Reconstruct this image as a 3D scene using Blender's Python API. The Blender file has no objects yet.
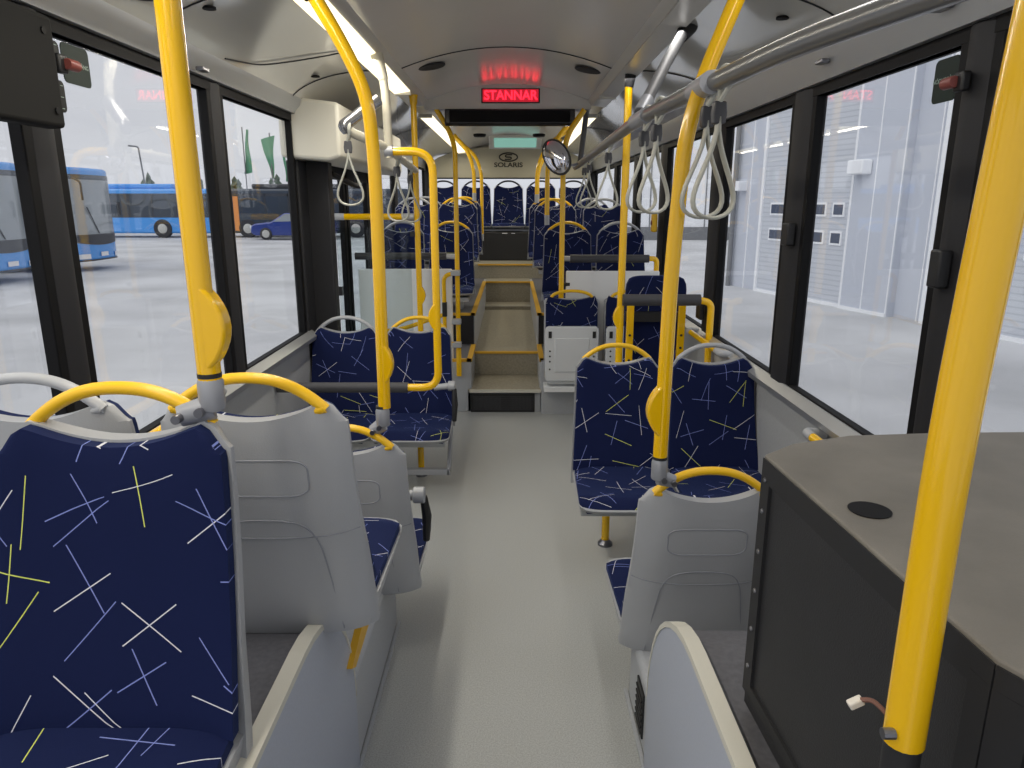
import bpy, math, random
from mathutils import Vector, Matrix
random.seed(7)
S = bpy.context.scene
COL = S.collection
PI = math.pi

# ------------------------------------------------------------------ materials
def lin(r, g, b):
    f = lambda v: ((v/255+.055)/1.055)**2.4 if v > 10 else v/255/12.92
    return (f(r), f(g), f(b), 1)

def mat(name, col, rough=.5, metal=0, emit=None, es=1, coat=0, noise=None, bump=None, spec=.5, sheen=0):
    m = bpy.data.materials.new(name); m.use_nodes = True
    nt = m.node_tree; b = nt.nodes['Principled BSDF']
    b.inputs['Base Color'].default_value = col
    b.inputs['Roughness'].default_value = rough
    b.inputs['Metallic'].default_value = metal
    b.inputs['Specular IOR Level'].default_value = spec
    if coat: b.inputs['Coat Weight'].default_value = coat; b.inputs['Coat Roughness'].default_value = .08
    if sheen: b.inputs['Sheen Weight'].default_value = sheen
    if emit:
        b.inputs['Emission Color'].default_value = emit; b.inputs['Emission Strength'].default_value = es
    if noise or bump:
        tc = nt.nodes.new('ShaderNodeTexCoord')
    if noise:                       # (scale, amount[, detail])
        n = nt.nodes.new('ShaderNodeTexNoise'); n.inputs['Scale'].default_value = noise[0]
        n.inputs['Detail'].default_value = noise[2] if len(noise) > 2 else 4
        nt.links.new(tc.outputs['Object'], n.inputs['Vector'])
        r = nt.nodes.new('ShaderNodeMapRange')
        r.inputs[1].default_value = .3; r.inputs[2].default_value = .7
        r.inputs[3].default_value = 1-noise[1]; r.inputs[4].default_value = 1+noise[1]
        nt.links.new(n.outputs[0], r.inputs[0])
        mx = nt.nodes.new('ShaderNodeVectorMath'); mx.operation = 'SCALE'
        mx.inputs[0].default_value = col[:3]; nt.links.new(r.outputs[0], mx.inputs['Scale'])
        nt.links.new(mx.outputs[0], b.inputs['Base Color'])
    if bump:                        # (scale, strength)
        n2 = nt.nodes.new('ShaderNodeTexNoise'); n2.inputs['Scale'].default_value = bump[0]
        nt.links.new(tc.outputs['Object'], n2.inputs['Vector'])
        bp = nt.nodes.new('ShaderNodeBump'); bp.inputs['Strength'].default_value = bump[1]
        bp.inputs['Distance'].default_value = .003
        nt.links.new(n2.outputs[0], bp.inputs['Height']); nt.links.new(bp.outputs[0], b.inputs['Normal'])
    return m

def glass_mat(name, tint=(.97, .98, .98, 1), gloss=.6):
    m = bpy.data.materials.new(name); m.use_nodes = True
    nt = m.node_tree; nt.nodes.clear()
    o = nt.nodes.new('ShaderNodeOutputMaterial'); t = nt.nodes.new('ShaderNodeBsdfTransparent')
    g = nt.nodes.new('ShaderNodeBsdfGlossy'); mx = nt.nodes.new('ShaderNodeMixShader')
    f = nt.nodes.new('ShaderNodeFresnel'); f.inputs[0].default_value = 1.38
    ml = nt.nodes.new('ShaderNodeMath'); ml.operation = 'MULTIPLY'; ml.inputs[1].default_value = gloss
    t.inputs[0].default_value = tint; g.inputs['Roughness'].default_value = .02
    nt.links.new(f.outputs[0], ml.inputs[0]); nt.links.new(ml.outputs[0], mx.inputs[0])
    nt.links.new(t.outputs[0], mx.inputs[1]); nt.links.new(g.outputs[0], mx.inputs[2])
    nt.links.new(mx.outputs[0], o.inputs[0])
    return m

def fabric_mat():
    """navy velour with scattered woven strokes: random short line segments, one pair per Voronoi cell"""
    m = bpy.data.materials.new('stroke_velour'); m.use_nodes = True
    nt = m.node_tree; N = nt.nodes; L = nt.links
    b = N['Principled BSDF']
    def node(t, **k):
        n = N.new(t)
        for a, v in k.items(): setattr(n, a, v)
        return n
    def mth(op, a, c=None, d=None):
        n = node('ShaderNodeMath', operation=op)
        for i, v in enumerate((a, c, d)):
            if v is None: continue
            if isinstance(v, (int, float)): n.inputs[i].default_value = v
            else: L.new(v, n.inputs[i])
        return n.outputs[0]
    uv = node('ShaderNodeUVMap'); oi = node('ShaderNodeObjectInfo')
    cmb = node('ShaderNodeCombineXYZ')
    L.new(mth('MULTIPLY', oi.outputs['Random'], 37.), cmb.inputs[0]); L.new(mth('MULTIPLY', oi.outputs['Random'], 11.), cmb.inputs[1])
    off = node('ShaderNodeVectorMath', operation='ADD'); L.new(uv.outputs[0], off.inputs[0]); L.new(cmb.outputs[0], off.inputs[1])
    total_c = None; base = node('ShaderNodeRGB'); base.outputs[0].default_value = lin(17, 26, 64)
    cur = base.outputs[0]
    def layer(shift, scale, ang_off, half, hue_shift, wid, pair=True):
        nonlocal cur
        ad = node('ShaderNodeVectorMath', operation='ADD'); L.new(off.outputs[0], ad.inputs[0]); ad.inputs[1].default_value = shift
        v = node('ShaderNodeTexVoronoi', voronoi_dimensions='2D'); v.inputs['Scale'].default_value = scale; v.inputs['Randomness'].default_value = .75
        L.new(ad.outputs[0], v.inputs['Vector'])
        sc = node('ShaderNodeVectorMath', operation='SCALE'); L.new(v.outputs['Position'], sc.inputs[0]); sc.inputs['Scale'].default_value = 1.0
        d = node('ShaderNodeVectorMath', operation='SUBTRACT'); L.new(ad.outputs[0], d.inputs[0]); L.new(sc.outputs[0], d.inputs[1])
        sp = node('ShaderNodeSeparateColor'); L.new(v.outputs['Color'], sp.inputs[0])
        sd = node('ShaderNodeSeparateXYZ'); L.new(d.outputs[0], sd.inputs[0])
        for k, (ao, hf) in enumerate(((0., half), (1.15, half*.85)) if pair else ((0., half),)):
            a = mth('ADD', mth('MULTIPLY', sp.outputs[0], 6.28), ang_off+ao)
            if k: a = mth('ADD', a, mth('MULTIPLY', sp.outputs[1], .6))
            ca, sa = mth('COSINE', a), mth('SINE', a)
            px = mth('ADD', mth('MULTIPLY', sd.outputs[0], ca), mth('MULTIPLY', sd.outputs[1], sa))
            py = mth('SUBTRACT', mth('MULTIPLY', sd.outputs[1], ca), mth('MULTIPLY', sd.outputs[0], sa))
            # off-centre crossing
            px = mth('ADD', px, mth('MULTIPLY', mth('SUBTRACT', sp.outputs[2], .5), hf*.9))
            l1 = mth('LESS_THAN', mth('ABSOLUTE', py), wid); l2 = mth('LESS_THAN', mth('ABSOLUTE', px), hf)
            msk = mth('MULTIPLY', l1, l2)
            rr = node('ShaderNodeValToRGB'); e = rr.color_ramp; e.interpolation = 'CONSTANT'
            e.elements[0].position = 0; e.elements[0].color = lin(214, 214, 222)
            e.elements[1].position = .46; e.elements[1].color = lin(128, 140, 205)
            x = e.elements.new(.91); x.color = lin(214, 222, 110)
            hs = mth('FRACT', mth('ADD', mth('MULTIPLY', sp.outputs[1], 1.0 if not k else 3.7), hue_shift+.37*k))
            L.new(hs, rr.inputs[0])
            mx = node('ShaderNodeMixRGB'); L.new(msk, mx.inputs[0]); L.new(cur, mx.inputs[1]); L.new(rr.outputs[0], mx.inputs[2])
            cur = mx.outputs[0]
    layer((0, 0, 0), 6.3, 0.3, .070, .0, .00105)
    layer((3.37, 7.21, 0), 5.0, 1.9, .066, .5, .00095, False)
    L.new(cur, b.inputs['Base Color'])
    b.inputs['Roughness'].default_value = .85; b.inputs['Sheen Weight'].default_value = .12
    b.inputs['Sheen Tint'].default_value = (.25, .4, 1, 1)
    b.inputs['Specular IOR Level'].default_value = .15
    n2 = node('ShaderNodeTexNoise'); n2.inputs['Scale'].default_value = 900; L.new(uv.outputs[0], n2.inputs['Vector'])
    bp = node('ShaderNodeBump'); bp.inputs['Strength'].default_value = .25; bp.inputs['Distance'].default_value = .002
    L.new(n2.outputs[0], bp.inputs['Height']); L.new(bp.outputs[0], b.inputs['Normal'])
    return m

M = dict(
    fabric=fabric_mat(),
    shell=mat('seat_shell_grey', lin(167, 169, 173), .38, noise=(3, .05), bump=(350, .15)),
    groove=mat('shell_groove', lin(140, 143, 150), .5),
    yhandle=mat('yellow_plastic', lin(240, 190, 30), .35, bump=(500, .1)),
    ghandle=mat('grey_plastic', lin(172, 174, 178), .35),
    yellow=mat('yellow_pole_coating', lin(242, 190, 0), .24, coat=.5),
    yedge=mat('yellow_edge_strip', lin(214, 165, 40), .5),
    clamp=mat('cast_grey', lin(158, 160, 166), .4, .3),
    bolt=mat('steel_bolt', lin(130, 130, 135), .3, .9),
    black=mat('black_plastic', lin(26, 26, 28), .45),
    cover=mat('matt_black_cover', lin(30, 30, 30), .8, spec=.12),
    rubber=mat('black_rubber', lin(34, 34, 36), .6),
    pad=mat('grey_foam_grip', lin(62, 62, 66), .6, bump=(300, .1)),
    pillar=mat('window_pillar_charcoal', lin(37, 37, 40), .6, bump=(400, .1), spec=.3),
    frit=mat('window_seal_black', lin(16, 16, 18), .6, spec=.15),
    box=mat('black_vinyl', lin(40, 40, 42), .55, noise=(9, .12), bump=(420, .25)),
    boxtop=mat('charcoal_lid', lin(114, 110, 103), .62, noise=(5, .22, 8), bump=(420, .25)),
    floor=mat('speckled_vinyl', lin(170, 172, 171), .42, noise=(220, .2, 2), bump=(200, .05)),
    step=mat('worn_step_vinyl', lin(150, 144, 128), .5, noise=(60, .16, 6)),
    plinth=mat('plinth_grey', lin(172, 175, 180), .42, noise=(120, .05)),
    archside=mat('arch_panel_bluegrey', lin(170, 176, 190), .42, noise=(150, .04)),
    archtop=mat('arch_top_dark', lin(92, 92, 98), .6, noise=(80, .15)),
    cream=mat('cream_trim', lin(205, 202, 190), .5),
    wall=mat('wall_laminate', lin(168, 170, 172), .5, noise=(90, .05)),
    alu=mat('brushed_aluminium', lin(178, 180, 182), .35, .6),
    ceil=mat('ceiling_panel', lin(206, 203, 198), .19, noise=(1.2, .03)),
    cove=mat('glossy_cove', lin(212, 210, 202), .12, spec=.9, coat=.7),
    covestrip=mat('cove_edge', lin(200, 198, 192), .3),
    white=mat('white_laminate', lin(226, 228, 230), .4),
    foldpan=mat('white_grey_plastic', lin(212, 215, 218), .4),
    steel=mat('steel_tube', lin(150, 150, 152), .25, .85),
    pipe=mat('grey_painted_tube', lin(128, 128, 128), .28, .5),
    creamtube=mat('cream_tube', lin(205, 200, 182), .3),
    strap=mat('strap_grey', lin(178, 178, 168), .45),
    strapclip=mat('strap_clip_charcoal', lin(70, 70, 74), .5),
    lamp=mat('lit_diffuser', lin(250, 240, 205), .3, emit=(1, .88, .62, 1), es=1.0),
    dimlamp=mat('unlit_diffuser', lin(186, 184, 178), .3),
    redled=mat('red_led', (.8, .01, .02, 1), .4, emit=(1, .012, .03, 1), es=2.2),
    redback=mat('red_led_field', (.25, .0, .01, 1), .4, emit=(1, .02, .05, 1), es=.28),
    screen=mat('dark_screen', lin(30, 28, 28), .22),
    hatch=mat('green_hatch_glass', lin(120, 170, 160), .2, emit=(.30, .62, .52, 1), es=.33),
    rearpanel=mat('rear_beige_panel', lin(196, 190, 166), .4),
    ink=mat('dark_ink', lin(60, 58, 50), .5),
    glass=glass_mat('bus_glass', (.985, .99, .99, 1), .16),
    screen_glass=glass_mat('clear_screen', (.86, .9, .9, 1), .8),
    hamred=mat('hammer_red', lin(128, 66, 60), .4),
    sticker=mat('sticker_green', lin(10, 32, 27), .5, spec=.2),
    stickertext=mat('sticker_pale', lin(150, 170, 160), .5),
    stickerdark=mat('sticker_black', lin(24, 27, 28), .5, spec=.2),
    mirror=mat('mirror_glass', (.75, .75, .82, 1), .02, 1),
    whiteplug=mat('white_plug', lin(228, 222, 212), .4),
    redwire=mat('brown_wire', lin(120, 82, 70), .5),
    darkpipe=mat('dark_grey_tube', lin(98, 98, 100), .5, .1),
    # outdoors
    asphalt=mat('wet_asphalt', lin(196, 197, 199), .6, noise=(.45, .2, 14), bump=(14, .5)),
    bluebody=mat('bus_blue', lin(70, 150, 226), .25, coat=.4),
    buswin=mat('bus_window_dark', lin(62, 70, 80), .12),
    windscreen=mat('windscreen_grey', lin(150, 156, 160), .1),
    darktrim=mat('dark_trim', lin(50, 52, 58), .4),
    tyre=mat('tyre', lin(45, 45, 48), .7),
    hub=mat('wheel_hub', lin(190, 190, 185), .35, .4),
    headlamp=mat('headlamp', lin(225, 230, 235), .1),
    plate=mat('plate_white', lin(235, 235, 235), .4),
    orange=mat('orange_panel', lin(220, 140, 80), .4),
    carblue=mat('car_paint_blue', lin(40, 58, 130), .2, coat=.6),
    flag=mat('flag_green', lin(90, 150, 115), .6),
    postgrey=mat('post_grey', lin(120, 122, 125), .4),
    leaf=mat('conifer_green', lin(84, 98, 86), .8, noise=(2, .3)),
    bark=mat('bark', lin(90, 80, 72), .8),
    garage=mat('garage_cladding', lin(192, 197, 208), .45),
    gdoor=None, gwin=mat('garage_window', lin(80, 88, 105), .1),
    gtrim=mat('garage_white_trim', lin(236, 238, 242), .4),
    winreflect=mat('frosted', lin(220, 220, 220), .3),
)
def corrugated():
    m = mat('garage_door_ribs', lin(208, 212, 220), .45)
    nt = m.node_tree; b = nt.nodes['Principled BSDF']
    tc = nt.nodes.new('ShaderNodeTexCoord'); w = nt.nodes.new('ShaderNodeTexWave')
    w.wave_type = 'BANDS'; w.bands_direction = 'Z'; w.inputs['Scale'].default_value = 3.2; w.inputs['Distortion'].default_value = 0
    nt.links.new(tc.outputs['Object'], w.inputs['Vector'])
    r = nt.nodes.new('ShaderNodeValToRGB'); r.color_ramp.elements[0].position = .0; r.color_ramp.elements[0].color = lin(178, 183, 192)
    r.color_ramp.elements[1].position = .25; r.color_ramp.elements[1].color = lin(196, 200, 208)
    nt.links.new(w.outputs[0], r.inputs[0]); nt.links.new(r.outputs[0], b.inputs['Base Color'])
    return m
M['gdoor'] = corrugated()

# ------------------------------------------------------------------ mesh builder
def fillet(pts, r, n=7):
    P = [Vector(p) for p in pts]
    if len(P) < 3 or r <= 0: return P
    out = [P[0]]
    for i in range(1, len(P)-1):
        a, b, c = P[i-1], P[i], P[i+1]
        d1, d2 = (a-b), (c-b)
        rr = min(r, d1.length*.49, d2.length*.49)
        p1, p2 = b+d1.normalized()*rr, b+d2.normalized()*rr
        for k in range(n+1):
            t = k/n
            out.append(p1*(1-t)**2+b*2*t*(1-t)+p2*t*t)
    out.append(P[-1])
    return out

def chain(o):
    m = o.matrix_basis.copy()
    while o.parent is not None:
        o = o.parent; m = o.matrix_basis @ m
    return m

class MB:
    def __init__(s): s.v = []; s.f = []; s.mi = []; s.uv = []
    def _add(s, vs, fs, mi=0, uv=None):
        o = len(s.v); s.v += [tuple(v) for v in vs]; s.uv += (uv or [(0, 0)]*len(vs))
        for f in fs: s.f.append(tuple(i+o for i in f)); s.mi.append(mi)
        return s
    def box(s, x0, x1, y0, y1, z0, z1, mi=0):
        x0, x1 = sorted((x0, x1)); y0, y1 = sorted((y0, y1)); z0, z1 = sorted((z0, z1))
        return s._add([(x0, y0, z0), (x1, y0, z0), (x1, y1, z0), (x0, y1, z0), (x0, y0, z1), (x1, y0, z1), (x1, y1, z1), (x0, y1, z1)],
                      [(0, 3, 2, 1), (4, 5, 6, 7), (0, 1, 5, 4), (1, 2, 6, 5), (2, 3, 7, 6), (3, 0, 4, 7)], mi)
    def obox(s, c, size, mt, mi=0):
        a, b, d = [k/2 for k in size]; c = Vector(c)
        vs = [c+mt @ Vector(p) for p in ((-a, -b, -d), (a, -b, -d), (a, b, -d), (-a, b, -d), (-a, -b, d), (a, -b, d), (a, b, d), (-a, b, d))]
        return s._add(vs, [(0, 3, 2, 1), (4, 5, 6, 7), (0, 1, 5, 4), (1, 2, 6, 5), (2, 3, 7, 6), (3, 0, 4, 7)], mi)
    def prism(s, poly, axis, a, b, mi=0):
        """extrude a 2-D polygon along an axis from a to b. axis x: poly=(y,z); y: (x,z); z: (x,y)"""
        def p(q, t):
            return {'x': (t, q[0], q[1]), 'y': (q[0], t, q[1]), 'z': (q[0], q[1], t)}[axis]
        n = len(poly); vs = [p(q, a) for q in poly]+[p(q, b) for q in poly]
        fs = [tuple(range(n)), tuple(range(2*n-1, n-1, -1))]+[(i, i+n, (i+1) % n+n, (i+1) % n) for i in range(n)]
        return s._add(vs, fs, mi)
    def tube(s, pts, r, n=14, bend=0, mi=0, cap=True, closed=False, flat=None):
        P = fillet(pts, bend)
        vs = []; fs = []; up = None; m = len(P)
        for i, p in enumerate(P):
            if closed: t = (P[(i+1) % m]-P[i-1])
            else: t = (P[min(i+1, m-1)]-P[max(i-1, 0)])
            t.normalize()
            if up is None:
                up = Vector((0, 0, 1)) if abs(t.z) < .9 else Vector((1, 0, 0))
            a = (up-t*up.dot(t)).normalized(); up = a; b = t.cross(a)
            rr = r[i] if isinstance(r, (list, tuple)) else r
            for k in range(n):
                q = 2*PI*k/n
                ra, rb = (rr, rr) if not flat else (rr*flat[0], rr*flat[1])
                vs.append(p+a*(ra*math.cos(q))+b*(rb*math.sin(q)))
        for i in range(m if closed else m-1):
            j = (i+1) % m
            for k in range(n):
                fs.append((i*n+k, i*n+(k+1) % n, j*n+(k+1) % n, j*n+k))
        if cap and not closed:
            fs.append(tuple(range(n-1, -1, -1))); fs.append(tuple((m-1)*n+k for k in range(n)))
        return s._add(vs, fs, mi)
    def lathe(s, prof, c, axis='z', n=24, mi=0):
        """prof: (radius, height) along axis from point c"""
        vs = []; fs = []
        for r, h in prof:
            for k in range(n):
                q = 2*PI*k/n; a, b = r*math.cos(q), r*math.sin(q)
                d = {'z': (a, b, h), 'y': (a, h, b), 'x': (h, a, b)}[axis]
                vs.append((c[0]+d[0], c[1]+d[1], c[2]+d[2]))
        m = len(prof)
        for i in range(m-1):
            for k in range(n): fs.append((i*n+k, i*n+(k+1) % n, (i+1)*n+(k+1) % n, (i+1)*n+k))
        fs.append(tuple(range(n-1, -1, -1))); fs.append(tuple((m-1)*n+k for k in range(n)))
        return s._add(vs, fs, mi)
    def slab(s, f, g, nu, ns, mi=0, uvf=None):
        """closed sheet between surfaces f(u,s) and g(u,s), u in -1..1, s in 0..1"""
        vs = []; uv = []
        for h in (f, g):
            for j in range(ns+1):
                for i in range(nu+1):
                    u, t = -1+2*i/nu, j/ns
                    vs.append(h(u, t)); uv.append(uvf(u, t) if uvf else (0, 0))
        W = nu+1; o = W*(ns+1); fs = []
        for j in range(ns):
            for i in range(nu):
                a = j*W+i
                fs.append((a, a+1, a+W+1, a+W)); fs.append((o+a, o+a+W, o+a+W+1, o+a+1))
        for i in range(nu):
            fs.append((i, o+i, o+i+1, i+1)); a = ns*W+i; fs.append((a, a+1, o+a+1, o+a))
        for j in range(ns):
            a = j*W; fs.append((a, a+W, o+a+W, o+a)); a = j*W+nu; fs.append((a, o+a, o+a+W, a+W))
        return s._add(vs, fs, mi, uv)
    def sheet(s, prof, y0, y1, ny=1, mi=0):
        """open strip along y from an (x,z) profile"""
        n = len(prof); vs = []; fs = []
        for j in range(ny+1):
            y = y0+(y1-y0)*j/ny
            vs += [(x, y, z) for x, z in prof]
        for j in range(ny):
            for i in range(n-1):
                a = j*n+i; fs.append((a, a+1, a+n+1, a+n))
        return s._add(vs, fs, mi)
    def build(s, name, mats, parent=None, smooth=True, ang=35, bevel=0, seg=3, label=None, cat=None, group=None, kind=None, uv=False, org=True):
        me = bpy.data.meshes.new(name)
        o = bpy.data.objects.new(name, me); COL.objects.link(o)
        vs = s.v
        if parent is None and org:
            xs = [v[0] for v in vs]; ys = [v[1] for v in vs]; zs = [v[2] for v in vs]
            c = ((min(xs)+max(xs))/2, (min(ys)+max(ys))/2, min(zs))
            vs = [(v[0]-c[0], v[1]-c[1], v[2]-c[2]) for v in vs]; o.location = c
        elif parent is not None and s.world:
            mi = chain(parent).inverted()
            vs = [tuple(mi @ Vector(v)) for v in vs]
        me.from_pydata(vs, [], s.f)
        if not isinstance(mats, (list, tuple)): mats = [mats]
        for m in mats: me.materials.append(m)
        me.polygons.foreach_set('material_index', s.mi)
        if uv:
            l = me.uv_layers.new(name='UVMap')
            for lp in me.loops: l.data[lp.index].uv = s.uv[lp.vertex_index]
        me.validate(); me.update()
        import bmesh
        bm = bmesh.new(); bm.from_mesh(me); bmesh.ops.recalc_face_normals(bm, faces=bm.faces); bm.to_mesh(me); bm.free()
        if smooth:
            me.polygons.foreach_set('use_smooth', [True]*len(me.polygons))
            me.set_sharp_from_angle(angle=math.radians(ang))
        if bevel:
            b = o.modifiers.new('edge', 'BEVEL'); b.width = bevel; b.segments = seg; b.limit_method = 'ANGLE'; b.angle_limit = math.radians(40)
            b.harden_normals = False
        if parent is not None: o.parent = parent
        tag(o, label, cat, group, kind)
        return o
    world = True
def tag(o, label=None, cat=None, group=None, kind=None):
    if label: o['label'] = label
    if cat: o['category'] = cat
    if group: o['group'] = group
    if kind: o['kind'] = kind
    return o
def thing(name, loc, label, cat, group=None, rz=0):
    o = bpy.data.objects.new(name, None); COL.objects.link(o); o.location = loc; o.rotation_euler = (0, 0, rz)
    o.empty_display_size = .1
    return tag(o, label, cat, group)
def struct(mb, name, m, **k): return mb.build(name, m, kind='structure', org=False, **k)
def copy_tree(root, loc, rz, label, group=None, name=None):
    c = root.copy(); COL.objects.link(c); c.location = loc; c.rotation_euler = (0, 0, rz); c['label'] = label
    if group: c['group'] = group
    for ch in root.children:
        d = ch.copy(); COL.objects.link(d); d.parent = c
        for g in ch.children:
            e = g.copy(); COL.objects.link(e); e.parent = d
    return c
def text(body, size, loc, rot, m, name, parent=None, ext=.001, align='CENTER', sx=1.0, offset=0.0):
    cu = bpy.data.curves.new(name, 'FONT'); cu.body = body; cu.size = size; cu.extrude = ext
    cu.align_x = align; cu.align_y = 'CENTER'; cu.offset = offset
    o = bpy.data.objects.new(name, cu); COL.objects.link(o)
    o.rotation_euler = rot; o.scale = (sx, 1, 1)
    if parent is not None:
        o.parent = parent; o.location = Vector(loc)-chain(parent).translation
    else: o.location = loc
    cu.materials.append(m)
    dg = bpy.context.evaluated_depsgraph_get()
    me = bpy.data.meshes.new_from_object(o.evaluated_get(dg))
    n = bpy.data.objects.new(name, me); COL.objects.link(n)
    n.rotation_euler = o.rotation_euler; n.scale = o.scale; n.location = o.location; n.parent = o.parent
    bpy.data.objects.remove(o)
    return n
def rrect(cx, cy, w, h, r, n=6):
    out = []
    for sx, sy, a0 in ((1, -1, -PI/2), (1, 1, 0), (-1, 1, PI/2), (-1, -1, PI)):
        for k in range(n+1):
            a = a0+PI/2*k/n
            out.append((cx+sx*(w/2-r)+r*math.cos(a), cy+sy*(h/2-r)+r*math.sin(a)))
    return out

W = 1.2                       # inner half width of the bus
Y0, YR = -1.3, 10.6           # front end (windscreen), rear wall
ZS, ZT = .86, 2.05            # window sill and window top
YP = 5.5                      # where the raised rear begins

# ------------------------------------------------------------------ the shell of the bus
struct(MB().box(-W-.04, W+.04, Y0, YP+.02, -.06, 0), 'floor', M['floor'])

DOOR = (4.3, 6.45)
def side(sgn, nm, spans, cuts, ZT):
    xw = sgn*W
    # lower wall
    mb = MB()
    for a, b in cuts: mb.box(xw, xw+sgn*.05, a, b, -.06, ZS)
    struct(mb, 'wall_'+nm, M['wall'])
    # header above windows
    struct(MB().box(xw, xw+sgn*.05, Y0, YR, ZT, 2.2), 'wall_'+nm+'_header', M['covestrip'])
    # sill ledge
    mb = MB()
    for a, b in cuts:
        mb.prism([(xw, ZS-.045), (xw-sgn*.045, ZS-.04), (xw-sgn*.05, ZS-.015), (xw-sgn*.012, ZS+.012), (xw, ZS+.012)], 'y', a, b)
    struct(mb, 'trim_sill_'+nm, M['alu'])
    # aluminium rail above the windows, with the dark seal under it
    struct(MB().prism([(xw, ZT+.03), (xw-sgn*.03, ZT+.03), (xw-sgn*.035, ZT+.045), (xw-sgn*.06, 2.14), (xw-sgn*.07, 2.176), (xw, 2.176)], 'y', Y0, YR if sgn > 0 else DOOR[0]-.1), 'trim_rail_'+nm, M['alu'])
    n = 0
    for i, (a, b) in enumerate(spans):
        g = MB().box(xw+sgn*.012, xw+sgn*.018, a, b, ZS, ZT)
        root = struct(g, 'window_'+nm+'_%d' % (i+1), M['glass'])
        f = MB()
        f.box(xw-sgn*.006, xw+sgn*.03, a-.03, a+.012, ZS, ZT); f.box(xw-sgn*.006, xw+sgn*.03, b-.012, b+.03, ZS, ZT)
        f.box(xw-sgn*.006, xw+sgn*.03, a, b, ZT-.008, ZT+.016); f.box(xw-sgn*.006, xw+sgn*.03, a, b, ZS-.012, ZS+.018)
        f.build('window_seal', M['frit'], root, bevel=.004)
    # pillars between the panes
    for i in range(len(spans)-1):
        a, b = spans[i][1]+.02, spans[i+1][0]-.02
        if b-a > 1: continue
        struct(MB().prism([(xw+sgn*.05, a), (xw-sgn*.006, a), (xw-sgn*.018, a+.05), (xw-sgn*.018, b-.03), (xw-sgn*.006, b), (xw+sgn*.05, b)], 'z', ZS-.04, ZT+.03), 'wall_pillar_'+nm+'_%d' % (i+1), M['pillar'], bevel=.006)

side(-1, 'left', [(-1.25, .78), (.95, 1.90), (2.04, 3.075), (3.22, 4.2), (6.62, 7.75), (7.9, 9.1), (9.25, 10.4)], [(Y0, DOOR[0]), (DOOR[1], YR)], 2.07)
side(1, 'right', [(-1.25, .62), (.78, 1.85), (2.0, 2.925), (3.15, 4.11), (4.34, 5.62), (5.84, 6.92), (7.1, 8.3), (8.45, 10.4)], [(Y0, YR)], 2.025)

# ceiling: flat arched centre, side strips, glossy coves
def ceil_profile():
    pts = []
    n = 16
    for i in range(n+1):
        x = -.58+1.16*i/n
        pts.append((x, 2.335+.11*(1-(x/.58)**2)))
    return pts
struct(MB().sheet(ceil_profile(), Y0, YR, 1), 'ceiling', M['ceil'])
for sgn, nm in ((-1, 'left'), (1, 'right')):
    p = [(.572, 2.342), (.60, 2.30), (.612, 2.298), (.70, 2.285), (.708, 2.292)]
    struct(MB().sheet([(sgn*x, z) for x, z in p], Y0, YP-.02, 1), 'ceiling_strip_'+nm, M['covestrip'], ang=50)
    cv = []
    for i in range(13):
        t = i/12; a = t*PI/2
        cv.append((sgn*(.70+.435*(math.sin(a)*.55+t*.45)), 2.297-.125*(1-math.cos(a))-.0*t))
    struct(MB().sheet(cv, Y0, YR, 1), 'ceiling_cove_'+nm, M['cove'])
# seams across the coves
for sgn in (-1, 1):
    for y in (2.55, 4.05, 7.0):
        cv = []
        for i in range(13):
            t = i/12; a = t*PI/2
            cv.append((sgn*(.70+.435*(math.sin(a)*.55+t*.45)), y, 2.294-.125*(1-math.cos(a))))
        struct(MB().tube(cv, .003, 5), 'trim_seam_%s' % ('left' if sgn < 0 else 'right'), M['rubber'])
# the lit strip light on the left and the two lights of the rear
def strip_light(sgn, a, b, m, label):
    p = [(.604, 2.292), (.70, 2.276), (.702, 2.283), (.606, 2.2995)]
    o = MB().prism([(sgn*x, z) for x, z in p], 'y', a, b).build('strip_light', m, label=label, cat='ceiling light')
    MB().box(sgn*.60, sgn*.705, b, b+.02, 2.272, 2.30).build('end_cap', M['covestrip'], o)
    MB().box(sgn*.60, sgn*.705, a-.02, a, 2.272, 2.30).build('end_cap', M['covestrip'], o)
    return o
strip_light(-1, -.6, 4.75, M['lamp'], 'long lit cream strip light above the seats on the door side')
strip_light(1, -.6, 4.95, M['dimlamp'], 'long unlit grey strip light above the handrail with the straps')
strip_light(-1, 6.0, 10.2, M['lamp'], 'lit strip light in the rear ceiling on the door side')
strip_light(1, 6.0, 10.2, M['lamp'], 'lit strip light in the rear ceiling opposite the door side')

# front bulkhead with the stop sign: sloped ceiling piece + face
bf = MB()
n = 20
top = [(-.60+1.2*i/n, 2.335+.112*(1-((-.6+1.2*i/n)/.6)**2)) for i in range(n+1)]
bf.prism([(-.60, 2.275)]+top+[(.60, 2.275)], 'y', 5.48, 5.62)
struct(bf, 'ceiling_bulkhead', M['ceil'], ang=25)
struct(MB().box(-W-.05, W+.05, Y0, YR+.05, 2.50, 2.55), 'ceiling_roof', M['ceil'])
for q in (-1, 1): struct(MB().box(q*W, q*(W+.05), Y0, YR+.05, 2.19, 2.55), 'wall_roof_edge_%s' % ('left' if q < 0 else 'right'), M['covestrip'])
for q in (-1, 1): struct(MB().box(q*(W-.008), q*(W+.04), Y0, YR if q > 0 else 4.2, (2.062 if q < 0 else 2.017), (2.105 if q < 0 else 2.06)), 'trim_window_top_%s' % ('left' if q < 0 else 'right'), M['frit'])
sa = [(-.575+1.15*i/n, 4.22, 2.335+.11*(1-((-.575+1.15*i/n)/.58)**2)-.002) for i in range(n+1)]
struct(MB().tube(sa, .0035, 5), 'trim_ceiling_seam', M['pillar'])

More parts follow.
